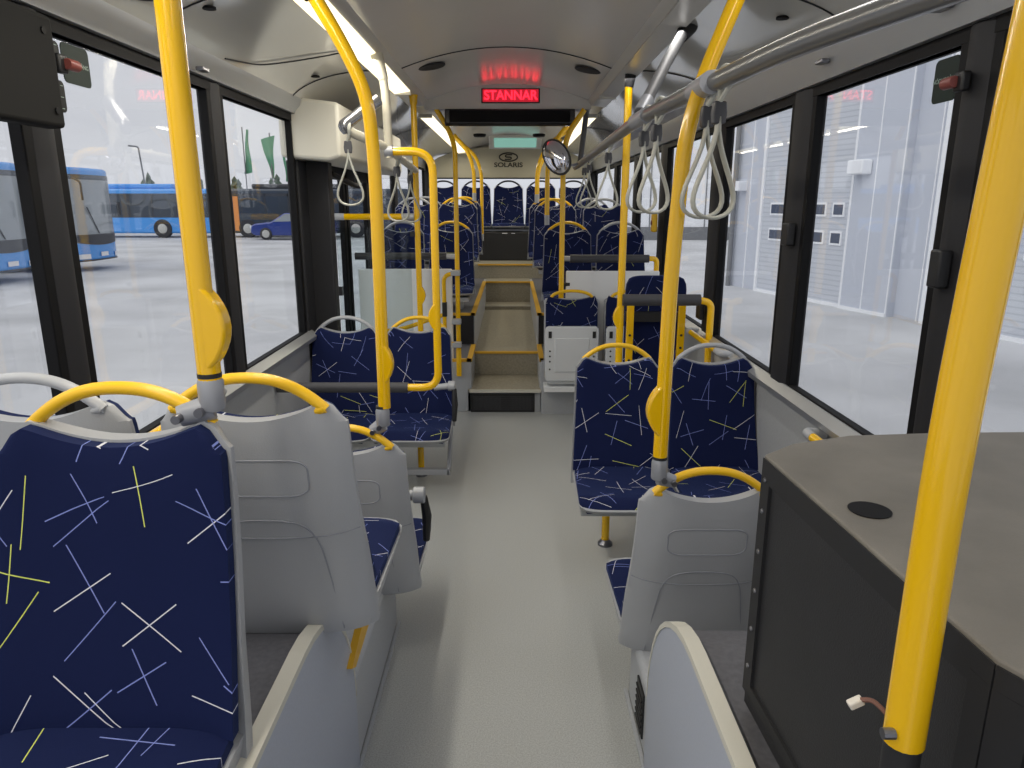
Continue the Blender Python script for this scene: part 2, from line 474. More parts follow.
# rear wall with window and beige panel
rw = MB()
rw.box(-W-.04, W+.04, YR, YR+.05, -.06, 1.32)
rw.box(-W-.04, -W+.1, YR, YR+.05, 1.32, 2.2); rw.box(W-.1, W+.04, YR, YR+.05, 1.32, 2.2)
struct(rw, 'wall_rear', M['black'])
struct(MB().box(-W+.1, W-.1, YR+.01, YR+.018, 1.32, 1.96), 'window_rear', M['glass'])
pp = [(-1.12, 1.96), (1.12, 1.96)]+[(1.12*math.cos(a), 2.1+.28*math.sin(a)) for a in [PI*i/20 for i in range(21)]]
rp = struct(MB().prism(pp, 'y', 10.36, YR), 'wall_rear_panel', M['rearpanel'], ang=25)
struct(MB().box(-1.1, 1.1, 10.34, 10.38, 1.945, 1.962), 'trim_rear_panel', M['frit'])
struct(MB().box(-W, W, YR-.12, YR+.05, 2.28, 2.5), 'ceiling_rear_edge', M['ceil'])
bd = thing('bus_maker_emblem', (-.02, 10.35, 2.15), 'dark emblem and maker lettering on the beige panel above the rear window', 'emblem')
el = MB()
el.tube([(-.02+.125*math.cos(a), 10.352, 2.235+.055*math.sin(a)) for a in [2*PI*i/28 for i in range(28)]], .009, 8, closed=True)
el.tube([(-.02+x, 10.352, 2.235+z) for x, z in ((.05, .03), (-.03, .03), (-.045, .012), (-.03, 0), (.03, 0), (.045, -.012), (.03, -.03), (-.05, -.03))], .008, 8, bend=.02)
el.build('oval_logo', M['ink'], bd)
text('SOLARIS', .085, (-.02, 10.355, 2.13), (PI/2, 0, 0), M['ink'], 'lettering', bd, .002, sx=1.25, offset=.002)
ht = thing('rear_hatch', (-.02, 9.8, 2.3), 'greenish lit hatch in the rear ceiling above the maker lettering', 'hatch')
MB().obox((.07, 9.42, 2.365), (.66, .24, .03), Matrix.Rotation(-.7, 3, 'X')).build('hatch_frame', M['ceil'], ht, bevel=.02)
MB().obox((.07, 9.405, 2.350), (.53, .15, .02), Matrix.Rotation(-.7, 3, 'X')).build('hatch_pane', M['hatch'], ht, bevel=.008)

# door bay on the left: header box, pillars, door leaves
struct(MB().prism([(-1.27, 1.87), (-1.0, 1.85), (-.93, 1.87), (-.93, 2.16), (-1.27, 2.2)], 'y', 4.2, 6.5), 'wall_door_header', M['cream'], bevel=.02)
struct(MB().box(-1.24, -1.06, 4.42, 4.52, 0, 1.86), 'wall_door_post_front', M['pillar'], bevel=.01)
struct(MB().box(-1.26, -1.19, 4.26, 4.62, 0, 1.86), 'wall_door_jamb_front', M['pillar'], bevel=.01)
struct(MB().box(-1.26, -1.2, 6.36, 6.5, 0, 1.95), 'wall_door_post_rear', M['pillar'], bevel=.01)
for i, (a, b) in enumerate(((4.64, 5.46), (5.50, 6.34))):
    fr = MB()
    fr.box(-1.24, -1.20, a, a+.07, 0, 1.98); fr.box(-1.24, -1.20, b-.07, b, 0, 1.98)
    fr.box(-1.24, -1.20, a, b, 0, .14); fr.box(-1.24, -1.20, a, b, 1.78, 1.98)
    d = struct(fr, 'door_%d' % (i+1), M['frit'], bevel=.006)
    MB().box(-1.225, -1.218, a+.06, b-.06, .13, 1.79).build('pane', M['glass'], d)
# door gear seen under the header
MB().tube([(-1.12, 4.75, 1.80), (-.99, 4.9, 1.72), (-1.1, 5.4, 1.80)], .018, bend=.1).build('door_linkage', M['black'], label='black bent door arm under the cream header of the doorway', cat='door mechanism')

# ------------------------------------------------------------------ wheel arches and plinths
def arch_outline(z0, z1, zt):
    """(y,z) outline of the wheel arch side panel with its rounded rear end"""
    pts = [(Y0+.1, 0), (Y0+.1, zt)]
    pts += [(1.36, zt)]
    for i in range(1, 11):
        a = PI/2*(1-i/10)
        pts.append((1.36+.42*math.cos(a), .25+(zt-.25)*math.sin(a)))
    pts.append((1.78, 0))
    return pts
for sgn, nm, zt in ((-1, 'left', .672), (1, 'right', .667)):
    xs = sgn*.42
    ol = arch_outline(0, 0, zt)
    struct(MB().prism(ol, 'x', xs, xs+sgn*.012), 'wheel_arch_panel_'+nm, M['archside'], ang=30)
    struct(MB().prism([(y, max(z-.02, 0)) for y, z in ol], 'x', xs+sgn*.012, sgn*W), 'wheel_arch_box_'+nm, M['archtop'], ang=30)
    path = [(xs+sgn*.016, y, z+.002) for y, z in ol[1:-1]]
    mb = MB()
    cr = []
    for (x, y, z) in path: cr.append((y, z))
    vs = []
    strip = [(y, z) for y, z in cr]
    for (y, z), (y2, z2) in zip(strip[:-1], strip[1:]):
        mb.prism([(y, z-.012), (y, z+.004), (y2, z2+.004), (y2, z2-.012)], 'x', xs-sgn*.003, xs+sgn*.032)
    struct(mb, 'trim_wheel_arch_'+nm, M['cream'])
# lower plinths behind the arches
struct(MB().box(-.424, -W, 1.765, 2.52, 0, .29), 'plinth_left', M['plinth'], bevel=.02)
struct(MB().box(.425, W, 1.765, 2.10, 0, .24), 'plinth_right', M['plinth'], bevel=.02)
struct(MB().box(-.413, -.424, 1.2, 2.53, 0, .008), 'baseboard_left', M['plinth'])
struct(MB().box(.413, .425, 1.0, 2.12, 0, .008), 'baseboard_right', M['plinth'])
gv = MB().box(.419, .426, 1.83, 1.93, .05, .20).build('plinth_vent', M['black'], label='small black vent grille low on the plinth under the single grey-backed seat', cat='vent')
mb = MB()
for k in range(6): mb.box(.415, .419, 1.835, 1.925, .062+k*.022, .07+k*.022)
mb.build('slats', M['rubber'], gv)
st = MB(); st.prism([(1.853, 0.434), (1.945, 0.379), (1.739, 0.366), (1.694, 0.392)], 'x', -.425, -.405)
struct(st, 'trim_yellow_edge', M['yedge'])

# ------------------------------------------------------------------ raised rear: steps, ramp, podiums
XL, XR = -.29, .25
struct(MB().box(XL-.03, XR+.03, YP, 6.0, .0, .175), 'floor_step_base', M['plinth'])
struct(MB().box(XL-.03, XR+.03, YP-.03, 6.0, .175, .19), 'floor_step_tread', M['step'], bevel=.004)
struct(MB().box(XL-.015, XR+.015, YP-.034, YP-.028, .165, .19), 'trim_step_nosing', M['cream'])
struct(MB().prism([(6.0, 0), (6.0, .385), (8.45, .40), (8.45, 0)], 'x', XL, XR), 'floor_ramp', M['step'])
struct(MB().box(XL, XR, 5.985, 6.02, .372, .389), 'trim_ramp_nosing', M['yedge'])
struct(MB().box(XL, XR, 8.4, 8.72, 0, .45), 'floor_small_step', M['step'])
struct(MB().box(XL, XR, 8.395, 8.41, .436, .452), 'trim_small_step_nosing', M['cream'])
struct(MB().box(XL, XR, 8.72, 9.1, 0, .695), 'floor_landing', M['step'])
struct(MB().box(XL, XR, 8.70, 8.73, .68, .70), 'trim_landing_nosing', M['yedge'])
struct(MB().box(-W, W, 9.1, YR, 0, .87), 'floor_rear_platform', M['step'])
struct(MB().box(-.40, .36, 9.085, 9.11, .858, .876), 'trim_platform_nosing', M['yedge'])
for sgn, nm, xi in ((-1, 'left', XL), (1, 'right', XR)):
    xo = sgn*W
    y1 = YP if sgn > 0 else YP
    struct(MB().box(xi, xo, YP, 6.12, 0, .42), 'podium_%s_lower' % nm, M['plinth'], bevel=.006)
    struct(MB().box(xi, xo, 6.12, 9.1, 0, .69), 'podium_%s_upper' % nm, M['plinth'], bevel=.006)
    struct(MB().box(xi+sgn*.03, xo, YP+.02, 6.12, .42, .426), 'podium_%s_lower_cover' % nm, M['archtop'])
    struct(MB().box(xi+sgn*.03, xo, 6.14, 9.1, .69, .696), 'podium_%s_upper_cover' % nm, M['archtop'])
    e = MB()
    e.box(xi-sgn*.004, xi+sgn*.035, YP-.004, 6.12, .408, .43); e.box(xi, xi+sgn*.16, YP-.004, YP+.03, .408, .43)
    struct(e, 'trim_podium_%s_lower_edge' % nm, M['yedge'])
    e = MB()
    e.box(xi-sgn*.004, xi+sgn*.035, 6.116, 8.73, .678, .70); e.box(xi, xi+sgn*.2, 6.116, 6.15, .678, .70)
    struct(e, 'trim_podium_%s_upper_edge' % nm, M['yedge'])
    struct(MB().box(xi+sgn*.01, xi+sgn*.2, 6.112, 6.122, .43, .68), 'trim_podium_%s_riser' % nm, M['pillar'])
# grille in the bottom riser
gr = thing('riser_grille', (-.02, YP-.01, 0), 'black heater grille in the riser under the first step of the aisle', 'grille')
MB().box(-.30, .21, YP-.018, YP+.01, .0, .15).build('grille_frame', M['black'], gr, bevel=.003)
mb = MB()
for k in range(22): mb.box(-.275+k*.01, -.270+k*.01, YP-.024, YP-.016, .02, .13)
for k in range(15): mb.box(.02+k*.011, .025+k*.011, YP-.024, YP-.016, .02, .13)
for k in range(7): mb.box(-.28, .19, YP-.022, YP-.017, .024+k*.017, .027+k*.017)
mb.build('grille_bars', M['pad'], gr)
# engine box under the rear bench
eb = MB().box(-.42, .40, 9.72, 10.2, .87, 1.25).build('engine_box', M['black'], bevel=.015, label='black engine box below the middle seat of the rear bench', cat='engine cover')
MB().box(-.10, -.03, 9.712, 9.722, 1.225, 1.235).build('sticker', M['white'], eb)
MB().box(.02, .07, 9.712, 9.722, 1.225, 1.233).build('sticker', M['white'], eb)
struct(MB().box(-W, -.42, 9.72, YR, .87, 1.25), 'bench_base_left', M['black'])
struct(MB().box(.40, W, 9.72, YR, .87, 1.25), 'bench_base_right', M['black'])
struct(MB().box(-.42, .40, 10.2, YR, .87, 1.25), 'bench_base_middle', M['black'])

# ------------------------------------------------------------------ seats
def sstep(a, b, x):
    t = max(0, min(1, (x-a)/(b-a))); return t*t*(3-2*t)
def back_w(t):                       # half width of the backrest up its height
    w = .215-.023*t-.004*math.sin(t*PI)
    if t > .88: w -= .012*((t-.88)/.12)**2
    return w
def back_y(t): return .0+.12*t+.022*math.sin(t*PI)*(1 if t > .5 else 1)-.0
def back_pt(u, t, dy=0, grow=0, zlift=0):
    w = back_w(t)+grow
    au = abs(u)
    z = .065+.51*t+zlift*t
    k = sstep(.72, 1, t) if au < .8 else sstep(.90, 1, t)
    cut = -.036*(1-(au/.8)**2) if au < .8 else -.034*((au-.8)/.2)**2
    z += k*cut
    y = back_y(t)+dy-.020*au**4*(1-.4*t)
    return (u*w, y, z)
def seat_parts():
    P = {}
    b = MB(); b.world = False
    b.slab(lambda u, t: back_pt(u, t, -.012*(1-abs(u)**8)*math.sin(min(1, t*1.0)*PI)**.35 if 0 < t < 1 else 0),
           lambda u, t: back_pt(u, t, .026), 22, 26, uvf=lambda u, t: (u*.21, .45+t*.52))
    P['backrest'] = (b, M['fabric'], dict(uv=True, ang=50))
    c = MB(); c.world = False
    def cf(u, t):                    # t 0 = front, 1 = rear
        y = -.435+.435*t
        z = .088-.02*math.sin(t*PI)-.012*t
        if t < .22: z -= .055*((.22-t)/.22)**2
        w = .218-.012*t-(.03*((.15-t)/.15)**2 if t < .15 else 0)
        z -= .012*abs(u)**6
        z += .010*abs(u)**3*math.sin(t*PI)
        return (u*w, y+.02*abs(u)**6*(1-t), z)
    c.slab(cf, lambda u, t: (cf(u, t)[0], cf(u, t)[1]+(.02 if t < .05 else 0), .034), 20, 20, uvf=lambda u, t: (u*.215, t*.44))
    P['cushion'] = (c, M['fabric'], dict(uv=True, ang=55))
    s = MB(); s.world = False
    def sy(t): return .062+.030*math.exp(-((t-.02)/.22)**2)+.012*math.sin(t*PI)
    def so(u, t):                    # outer (rear) face of the shell
        q = back_pt(u, t, 0, .007, .005)
        return (q[0], q[1]+sy(t)*(1-.38*abs(u)**5), q[2]-.075*(1-sstep(0, .3, t))*1.0)
    def si(u, t):
        q = back_pt(u, t, .027, .007, .005)
        return (q[0], q[1], q[2]-.075*(1-sstep(0, .3, t)))
    s.slab(si, so, 22, 24)
    def pf(u, t):
        y = -.445+.50*t
        w = .224-.01*t-(.03*((.15-t)/.15)**2 if t < .15 else 0)
        return (u*w, y+.02*abs(u)**6*(1-t), .042)
    s.slab(pf, lambda u, t: (pf(u, t)[0]*.97, pf(u, t)[1]+.012*(1-t), .008-.012*t+.018*(1-t)), 14, 12)
    # pressed outline on the rear face
    def on(px, t): 
        u = px/(back_w(t)+.007); q = so(u, t); return (q[0], q[1]+.0005, q[2])
    rr = rrect(0, .68, .23, .17, .045)
    s.tube([on(x, t) for x, t in rr], .0022, 6, closed=True, mi=1)
    arc = [(-.15, .02), (-.135, .2), (-.12, .36), (-.095, .45), (-.04, .475), (.04, .475), (.095, .45), (.12, .36), (.135, .2), (.15, .02)]
    s.tube([on(x, t) for x, t in arc], .002, 6, bend=.05, mi=1)
    s.tube([on(-.205+.41*i/12, .40-.02*math.cos((i/12-.5)*PI)) for i in range(13)], .0018, 6, mi=1)
    P['shell'] = (s, [M['shell'], M['groove']], dict(ang=50))
    h = MB(); h.world = False
    yt = back_y(1)+.03
    pts = []
    for i in range(25):
        a = math.acos(-1+2*i/24); pts.append((.160*math.cos(a), yt+.012, .566+.068*(1-abs(math.cos(a))**2.3)))
    h.tube(pts, .0118, 12, flat=(1, 1.2))
    for sg in (-1, 1):
        h.tube([(sg*.160, yt+.010, .571), (sg*.145, yt+.009, .566), (sg*.108, yt+.006, .550)], [.0125, .012, .006], 10, flat=(1, 1.4))
    P['handle'] = (h, None, dict(ang=60))
    return P
SP = seat_parts()
def first_seat(name, loc, rz, label, handle):
    r = thing(name, (0, 0, 0), label, 'seat')
    for nm in ('shell', 'cushion', 'backrest', 'handle'):
        mb, m, k = SP[nm]
        mb.build(nm, m or handle, r, **k)
    r.location = loc; r.rotation_euler = (0, 0, rz)
    return r
protos = {}
HN = {'y': 'yhandle', 'g': 'ghandle', 'k': 'black'}
def seat(kind, loc, rz, label, group=None):
    if kind not in protos:
        o = protos[kind] = first_seat('bus_chair', loc, rz, label, M[HN[kind]])
        if group: o['group'] = group
        return o
    return copy_tree(protos[kind], loc, rz, label, group)

s1 = seat('y', (-.655, 1.04, .675), 0, 'large navy patterned bus seat with yellow handle, its whole front shown, above the wheel arch')
s2 = seat('y', (-.52, 1.60, .635), PI, 'yellow-handled seat showing its grey back, directly behind the large navy seat on the wheel arch')
s2w = seat('g', (-.985, 1.60, .635), PI, 'grey-handled window seat showing its grey back, beside the yellow-handled grey-backed seat on the wheel arch')
s3 = seat('y', (-.52, 2.36, .285), PI, 'yellow-handled grey-backed seat on the low plinth, facing the navy pair by the doorway')
s4 = seat('y', (-.54, 4.16, .31), 0, 'yellow-handled navy seat on the aisle, first in front of the doorway screen')
s4w = seat('g', (-.985, 4.16, .31), 0, 'grey-handled navy window seat beside the doorway post')
r1 = seat('y', (.60, 2.08, .245), PI, 'single grey-backed seat with yellow handle beside the black vinyl box')
r2 = seat('y', (.535, 3.21, .325), 0, 'yellow-handled navy seat on the aisle facing the single grey-backed seat, opposite the doorway')
r2w = seat('g', (.99, 3.21, .325), 0, 'grey-handled navy window seat with its back to the wheelchair bay rail')
rear = [
 ('y', (-.53, 6.62, .815), 'yellow-handled navy seat in the first raised row behind the doorway', None),
 ('g', (-.985, 6.62, .815), 'grey-handled window seat in the first raised row behind the doorway', None),
 ('y', (-.53, 7.5, 1.035), 'yellow-handled navy seat in the second raised row behind the doorway', None),
 ('g', (-.98, 7.5, 1.035), 'grey-handled window seat in the second raised row behind the doorway', None),
 ('y', (-.53, 8.4, 1.05), 'yellow-handled navy seat in the third raised row on the doorway side', None),
 ('g', (-.98, 8.4, 1.05), 'grey-handled window seat in the third raised row on the doorway side', None),
 ('y', (.50, 6.06, .825), 'yellow-handled navy seat in the first raised row above the folding seats', None),
 ('g', (.95, 6.06, .825), 'grey-handled window seat in the first raised row above the folding seats', None),
 ('y', (.45, 7.0, 1.02), 'yellow-handled navy seat in the second raised row on the folding-seat side', None),
 ('g', (.92, 7.0, 1.02), 'grey-handled window seat in the second raised row on the folding-seat side', None),
 ('y', (.42, 7.95, 1.03), 'yellow-handled navy seat in the third raised row on the folding-seat side', None),
 ('g', (.90, 7.95, 1.03), 'grey-handled window seat in the third raised row on the folding-seat side', None),
]
for k, loc, lab, g in rear:
    seat(k, loc, 0, lab, g)
for x, lab in zip((-.92, -.47, -.02, .43, .88), (
        'rear bench seat against the back window, at the end on the doorway side',
        'rear bench seat against the back window, second from the doorway side',
        'middle seat of the rear bench above the black engine box',
        'rear bench seat against the back window, second from the side away from the doorway',
        'rear bench seat against the back window, at the end away from the doorway')):
    seat('k', (x, 10.12, 1.28), 0, lab, 'seats of the rear bench')
# pedestals of the raised rows
def pedestal(x0, x1, y, z0, z1, label):
    o = MB().box(x0, x1, y-.36, y-.02, z1-.035, z1).build('chair_stand', M['alu'], label=label, cat='seat frame', group='frames under the raised seats')
    for xx in (x0+.08, x1-.10): MB().box(xx, xx+.04, y-.22, y-.10, z0, z1-.03).build('leg', M['alu'], o)
pedestal(-1.18, -.35, 6.62, .69, .815, 'grey metal frame carrying the first raised row behind the doorway')
pedestal(-1.18, -.36, 7.5, .69, 1.035, 'grey metal frame carrying the second raised row behind the doorway')
pedestal(-1.18, -.36, 8.4, .69, 1.05, 'grey metal frame carrying the third raised row on the doorway side')
pedestal(.30, 1.18, 6.06, .42, .825, 'grey metal frame carrying the first raised row above the folding seats')
pedestal(.28, 1.18, 7.0, .69, 1.02, 'grey metal frame carrying the second raised row on the folding-seat side')
pedestal(.28, 1.18, 7.95, .69, 1.03, 'grey metal frame carrying the third raised row on the folding-seat side')

# pair underframes with yellow leg
def underframe(x0, x1, y, z, lx, ly, label):
    o = thing('chair_pair_stand', (lx, ly, 0), label, 'seat frame')
    MB().box(x0, x1, y-.33, y-.27, z-.03, z+.012).build('crossbar', M['alu'], o, bevel=.004)
    MB().box(x0, x1, y-.10, y-.04, z-.03, z+.0).build('crossbar', M['alu'], o, bevel=.004)
    MB().tube([(lx, ly, .0), (lx, ly, z)], .019).build('leg', M['yellow'], o)
    MB().lathe([(.036, 0), (.036, .012), (.026, .022), (.022, .03)], (lx, ly, 0)).build('foot_plate', M['bolt'], o)
    return o
underframe(.33, 1.19, 3.21, .325, .485, 3.20, 'grey crossbars and yellow leg under the navy pair beside the wheelchair bay')
fl = underframe(-1.19, -.35, 4.16, .31, -.525, 4.12, 'grey crossbars and yellow leg under the navy pair by the doorway')
MB().prism([(4.14, .33), (3.92, .10), (3.86, .10), (3.86, .14), (4.06, .33)], 'x', -.345, -.325).build('side_bracket', M['clamp'], fl, bevel=.004)
MB().box(-.9, -.33, 3.86, 3.90, .10, .135).build('foot_bar', M['clamp'], fl, bevel=.004)
MB().box(-.76, -.66, 3.9, 4.1, 0, .31).build('pedestal', M['clamp'], fl, bevel=.01)
# folding armrests
def armrest(o, x, y, z, sgn):
    a = MB().tube([(x-.085, y, z-.01), (x, y, z), (x+.03, y, z)], .019, 12).build('armrest', M['ghandle'], o)
    MB().lathe([(.024, -.022), (.03, -.018), (.03, .018), (.024, .022)], (x+.02, y, z), 'x').build('pivot', M['ghandle'], a)
    MB().tube([(x+.035, y+.01*sgn, z-.015), (x+.04, y+.045*sgn, z-.10), (x+.035, y+.05*sgn, z-.20)], [.014, .018, .013], 12, flat=(1, 1.25)).build('arm_pad', M['rubber'], a)
armrest(s3, -.325, 2.40, .60, 1)
armrest(s4, -.345, 4.08, .575, -1)

# ------------------------------------------------------------------ poles
RP = .0198
def pole(pts, label, bend=.15, r=RP, clamp=None, button=None, cap=None, m='yellow', cat='grab pole', name='grab_pole', group=None):
    o = MB().tube(pts, r, 18, bend=bend).build(name, M[m], label=label, cat=cat, group=group, ang=60)
    if clamp:           # (foot of pole, seat point)
        a, b = Vector(clamp[0]), Vector(clamp[1])
        c = MB(); c.lathe([(r*1.02, .0), (r*1.12, .004), (r*1.12, .05), (r*.9, .06)], (a.x, a.y, a.z-.055))
        mid = (a-Vector((0, 0, .05)))
        c.tube([mid, mid+(b-mid)*.4, b], [.023, .022, .019], 12, flat=(1, .75))
        c.build('clamp', M['clamp'], o)
        bb = MB()
        for q in (mid+(b-mid)*.25, mid+(b-mid)*.92):
            bb.lathe([(.008, -.026), (.0085, -.024), (.0085, 0)], (q.x, q.y-.002 if True else 0, q.z), 'y', 12)
        bb.build('bolts', M['bolt'], o)
        MB().lathe([(r*1.03, 0), (r*1.03, .008)], (a.x, a.y, a.z+.004)).build('joint_ring', M['rubber'], o)
    if button:          # (x, y, z centre, side)
        x, y, z, sd = button; K = .72
        hb = MB()
        prof = [(x, z-.075)]+[(x+sd*(.012+.030*math.sin(PI*i/10)**.8), z-.068+.136*i/10) for i in range(11)]+[(x, z+.075)]
        hb.prism(prof, 'y', y-.019, y+.019)
        hb.build('button_housing', M['yellow'], o, bevel=.006)
    if cap:
        c = Vector(cap[0]); d = Vector(cap[1])
        MB().tube([c, d], [r*1.15, r*1.5], 16).build('ceiling_socket', M[cap[2] if len(cap) > 2 else 'pillar'], o)
    return o

pole([(-.492, 1.20, 1.325), (-.497, 1.20, 2.285)], 'yellow grab pole rising from the handle of the large navy seat', clamp=((-.492, 1.20, 1.325), (-.545, 1.185, 1.262)), button=(-.493, 1.20, 1.415, 1), cap=((-.485, 1.2, 2.27), (-.485, 1.2, 2.35)))
pole([(-.378, 2.20, .985), (-.374, 2.20, 1.72), (-.386, 2.2, 1.92), (-.452, 2.2, 2.06), (-.535, 2.2, 2.20)], 'yellow grab pole bending outward to the ceiling from the seat on the low plinth', bend=.09, clamp=((-.385, 2.20, .98), (-.42, 2.205, .905)), button=(-.385, 2.2, 1.13, 1), cap=((-.53, 2.2, 2.18), (-.61, 2.2, 2.29)))
pole([(.442, 1.88, .93), (.446, 1.88, 1.45), (.462, 1.88, 1.78), (.50, 1.88, 1.92), (.565, 1.88, 2.09), (.635, 1.88, 2.26)], 'yellow grab pole bending outward, clamped to the single grey-backed seat', bend=.09, clamp=((.442, 1.88, .925), (.485, 1.885, .86)), button=(.44, 1.88, 1.07, -1), cap=((.625, 1.88, 2.24), (.65, 1.88, 2.29)))
o = pole([(.437, .63, 1.078), (.437, .63, 1.40), (.447, .63, 1.62), (.457, .63, 1.80), (.485, .63, 2.27)], 'thick yellow grab pole standing beside the black vinyl box', bend=.1, r=.0202, cap=((.484, .63, 2.25), (.488, .63, 2.34)))
MB().tube([(.437, .63, .70), (.437, .63, 1.085)], .0185, 16).build('black_sleeve', M['rubber'], o)
MB().lathe([(.006, 0), (.006, .012)], (.437-.029, .62, 1.095), 'x', 10).build('bolt', M['bolt'], o)
# hoop with padded rail in front of the navy pair by the doorway
o = pole([(-.56, 3.6, 1.86), (-.352, 3.6, 1.86), (-.352, 3.6, .69), (-.53, 3.6, .69)], 'yellow hoop in front of the navy pair by the doorway', bend=.13, button=(-.352, 3.6, 1.06, -1))
MB().tube([(-1.19, 3.6, .69), (-.51, 3.6, .69)], .027, 16).build('padded_rail', M['pad'], o)
MB().tube([(-.58, 3.6, 1.86), (-.54, 3.6, 1.86)], .03, 14).build('tee_joint', M['clamp'], o)
pole([(-.56, 3.6, 1.83), (-.565, 3.6, 2.10), (-.575, 3.6, 2.2)], 'cream ceiling post above the tee joint of the yellow hoop', m='creamtube', name='ceiling_post', cat='ceiling post', r=.02, bend=.05, cap=((-.573, 3.6, 2.18), (-.60, 3.6, 2.29), 'creamtube'))
pole([(-.61, 4.95, .0), (-.61, 4.95, 2.27)], 'yellow floor-to-ceiling pole at the doorway screen', button=(-.61, 4.95, 1.0, 1), cap=((-.61, 4.95, 2.24), (-.61, 4.95, 2.3), 'yellow'))
o = MB().tube([(-1.11, 4.95, 1.53), (-.70, 4.95, 1.53)], .021, 16).build('screen_rail', M['yellow'], label='yellow horizontal rail with grey ends above the clear doorway screen', cat='grab rail')
MB().tube([(-1.19, 4.95, 1.53), (-1.10, 4.95, 1.53)], .022, 16).build('end_sleeve', M['ghandle'], o)
MB().tube([(-.71, 4.95, 1.53), (-.63, 4.95, 1.53)], .022, 16).build('end_sleeve', M['ghandle'], o)
sg = MB().box(-1.16, -.66, 4.945, 4.953, .35, 1.46).build('doorway_screen', M['screen_glass'], label='clear glass screen under the yellow rail behind the navy pair', cat='glass screen')
MB().box(-.66, -.625, 4.935, 4.965, 1.40, 1.43).build('glass_clamp', M['black'], sg)
MB().box(-1.19, -1.14, 4.93, 4.97, 1.0, 1.06).build('glass_clamp', M['black'], sg)
# pole and gate at the podium corner
o = pole([(-.385, 5.47, .33), (-.385, 5.47, 2.0), (-.42, 5.5, 2.12), (-.52, 5.5, 2.28)], 'yellow pole with drilled flat foot at the corner of the raised rows behind the doorway', bend=.08, r=.018)
MB().box(-.405, -.365, 5.455, 5.485, .30, .52).build('flat_foot', M['yellow'], o, bevel=.003)
o = MB().tube([(-.39, 5.42, 1.11), (-.485, 5.42, 1.09), (-.485, 5.42, .58), (-.39, 5.42, .56)], .016, 14, bend=.06).build('gate_loop', M['yellow'], label='small yellow hinged loop beside the drilled pole at the first raised row', cat='gate')
for z in (1.11, .74, .56): MB().box(-.43, -.36, 5.40, 5.46, z-.02, z+.02).build('hinge', M['ghandle'], o, bevel=.005)
MB().box(-.50, -.465, 5.40, 5.44, .78, .89).build('latch', M['rubber'], o, bevel=.004)
MB().tube([(-.50, 5.42, .79), (-.80, 5.30, .70), (-1.18, 5.2, .68)], .016, 12, bend=.1).build('barrier_bar', M['yellow'], label='yellow barrier bar from the hinged loop to the doorway post', cat='barrier bar')
# wheelchair bay
o = pole([(.655, 4.1, 0), (.655, 4.1, 2.24)], 'yellow floor-to-ceiling pole at the wheelchair bay rail', r=.021, button=(.655, 4.1, .98, -1), cap=((.655, 4.1, 2.22), (.665, 4.1, 2.3)))
o = MB().tube([(.66, 4.06, 1.085), (1.10, 4.06, 1.085)], .033, 18).build('bay_rail', M['pad'], label='black padded rail across the wheelchair bay, in front of the tall navy backrest', cat='grab rail')
MB().tube([(1.09, 4.06, 1.085), (1.165, 4.06, 1.07), (1.165, 4.06, .72), (1.165, 4.0, .62)], .02, 14, bend=.07).build('end_bend', M['yellow'], o)
o = thing('wheelchair_bay_board', (.935, 4.5, 0), 'tall navy upholstered wheelchair backrest on yellow drilled posts', 'backrest')
b = MB()
b.slab(lambda u, t: (.935+u*(.19-.02*(max(0, t-.92)/.08)**2), 4.47+.01*u*u, .38+.80*t-.02*abs(u)**6*t), lambda u, t: (.935+u*(.19-.02*(max(0, t-.92)/.08)**2), 4.53, .38+.80*t-.02*abs(u)**6*t), 16, 24, uvf=lambda u, t: (u*.19, t*.8))
b.build('upholstered_board', M['fabric'], o, uv=True, bevel=.012)
for x in (.765, 1.085):
    q = MB().box(x-.022, x+.022, 4.40, 4.425, .0, 1.05).build('drilled_post', M['yellow'], o, bevel=.003)
    h = MB()
    for z in (.66, .74, .82): h.lathe([(.008, -.001), (.008, .002)], (x, 4.398, z), 'y', 10)
    h.build('bolt_holes', M['black'], q)
MB().box(.74, 1.11, 4.425, 4.47, .9, .96).build('mounting_bar', M['black'], o)
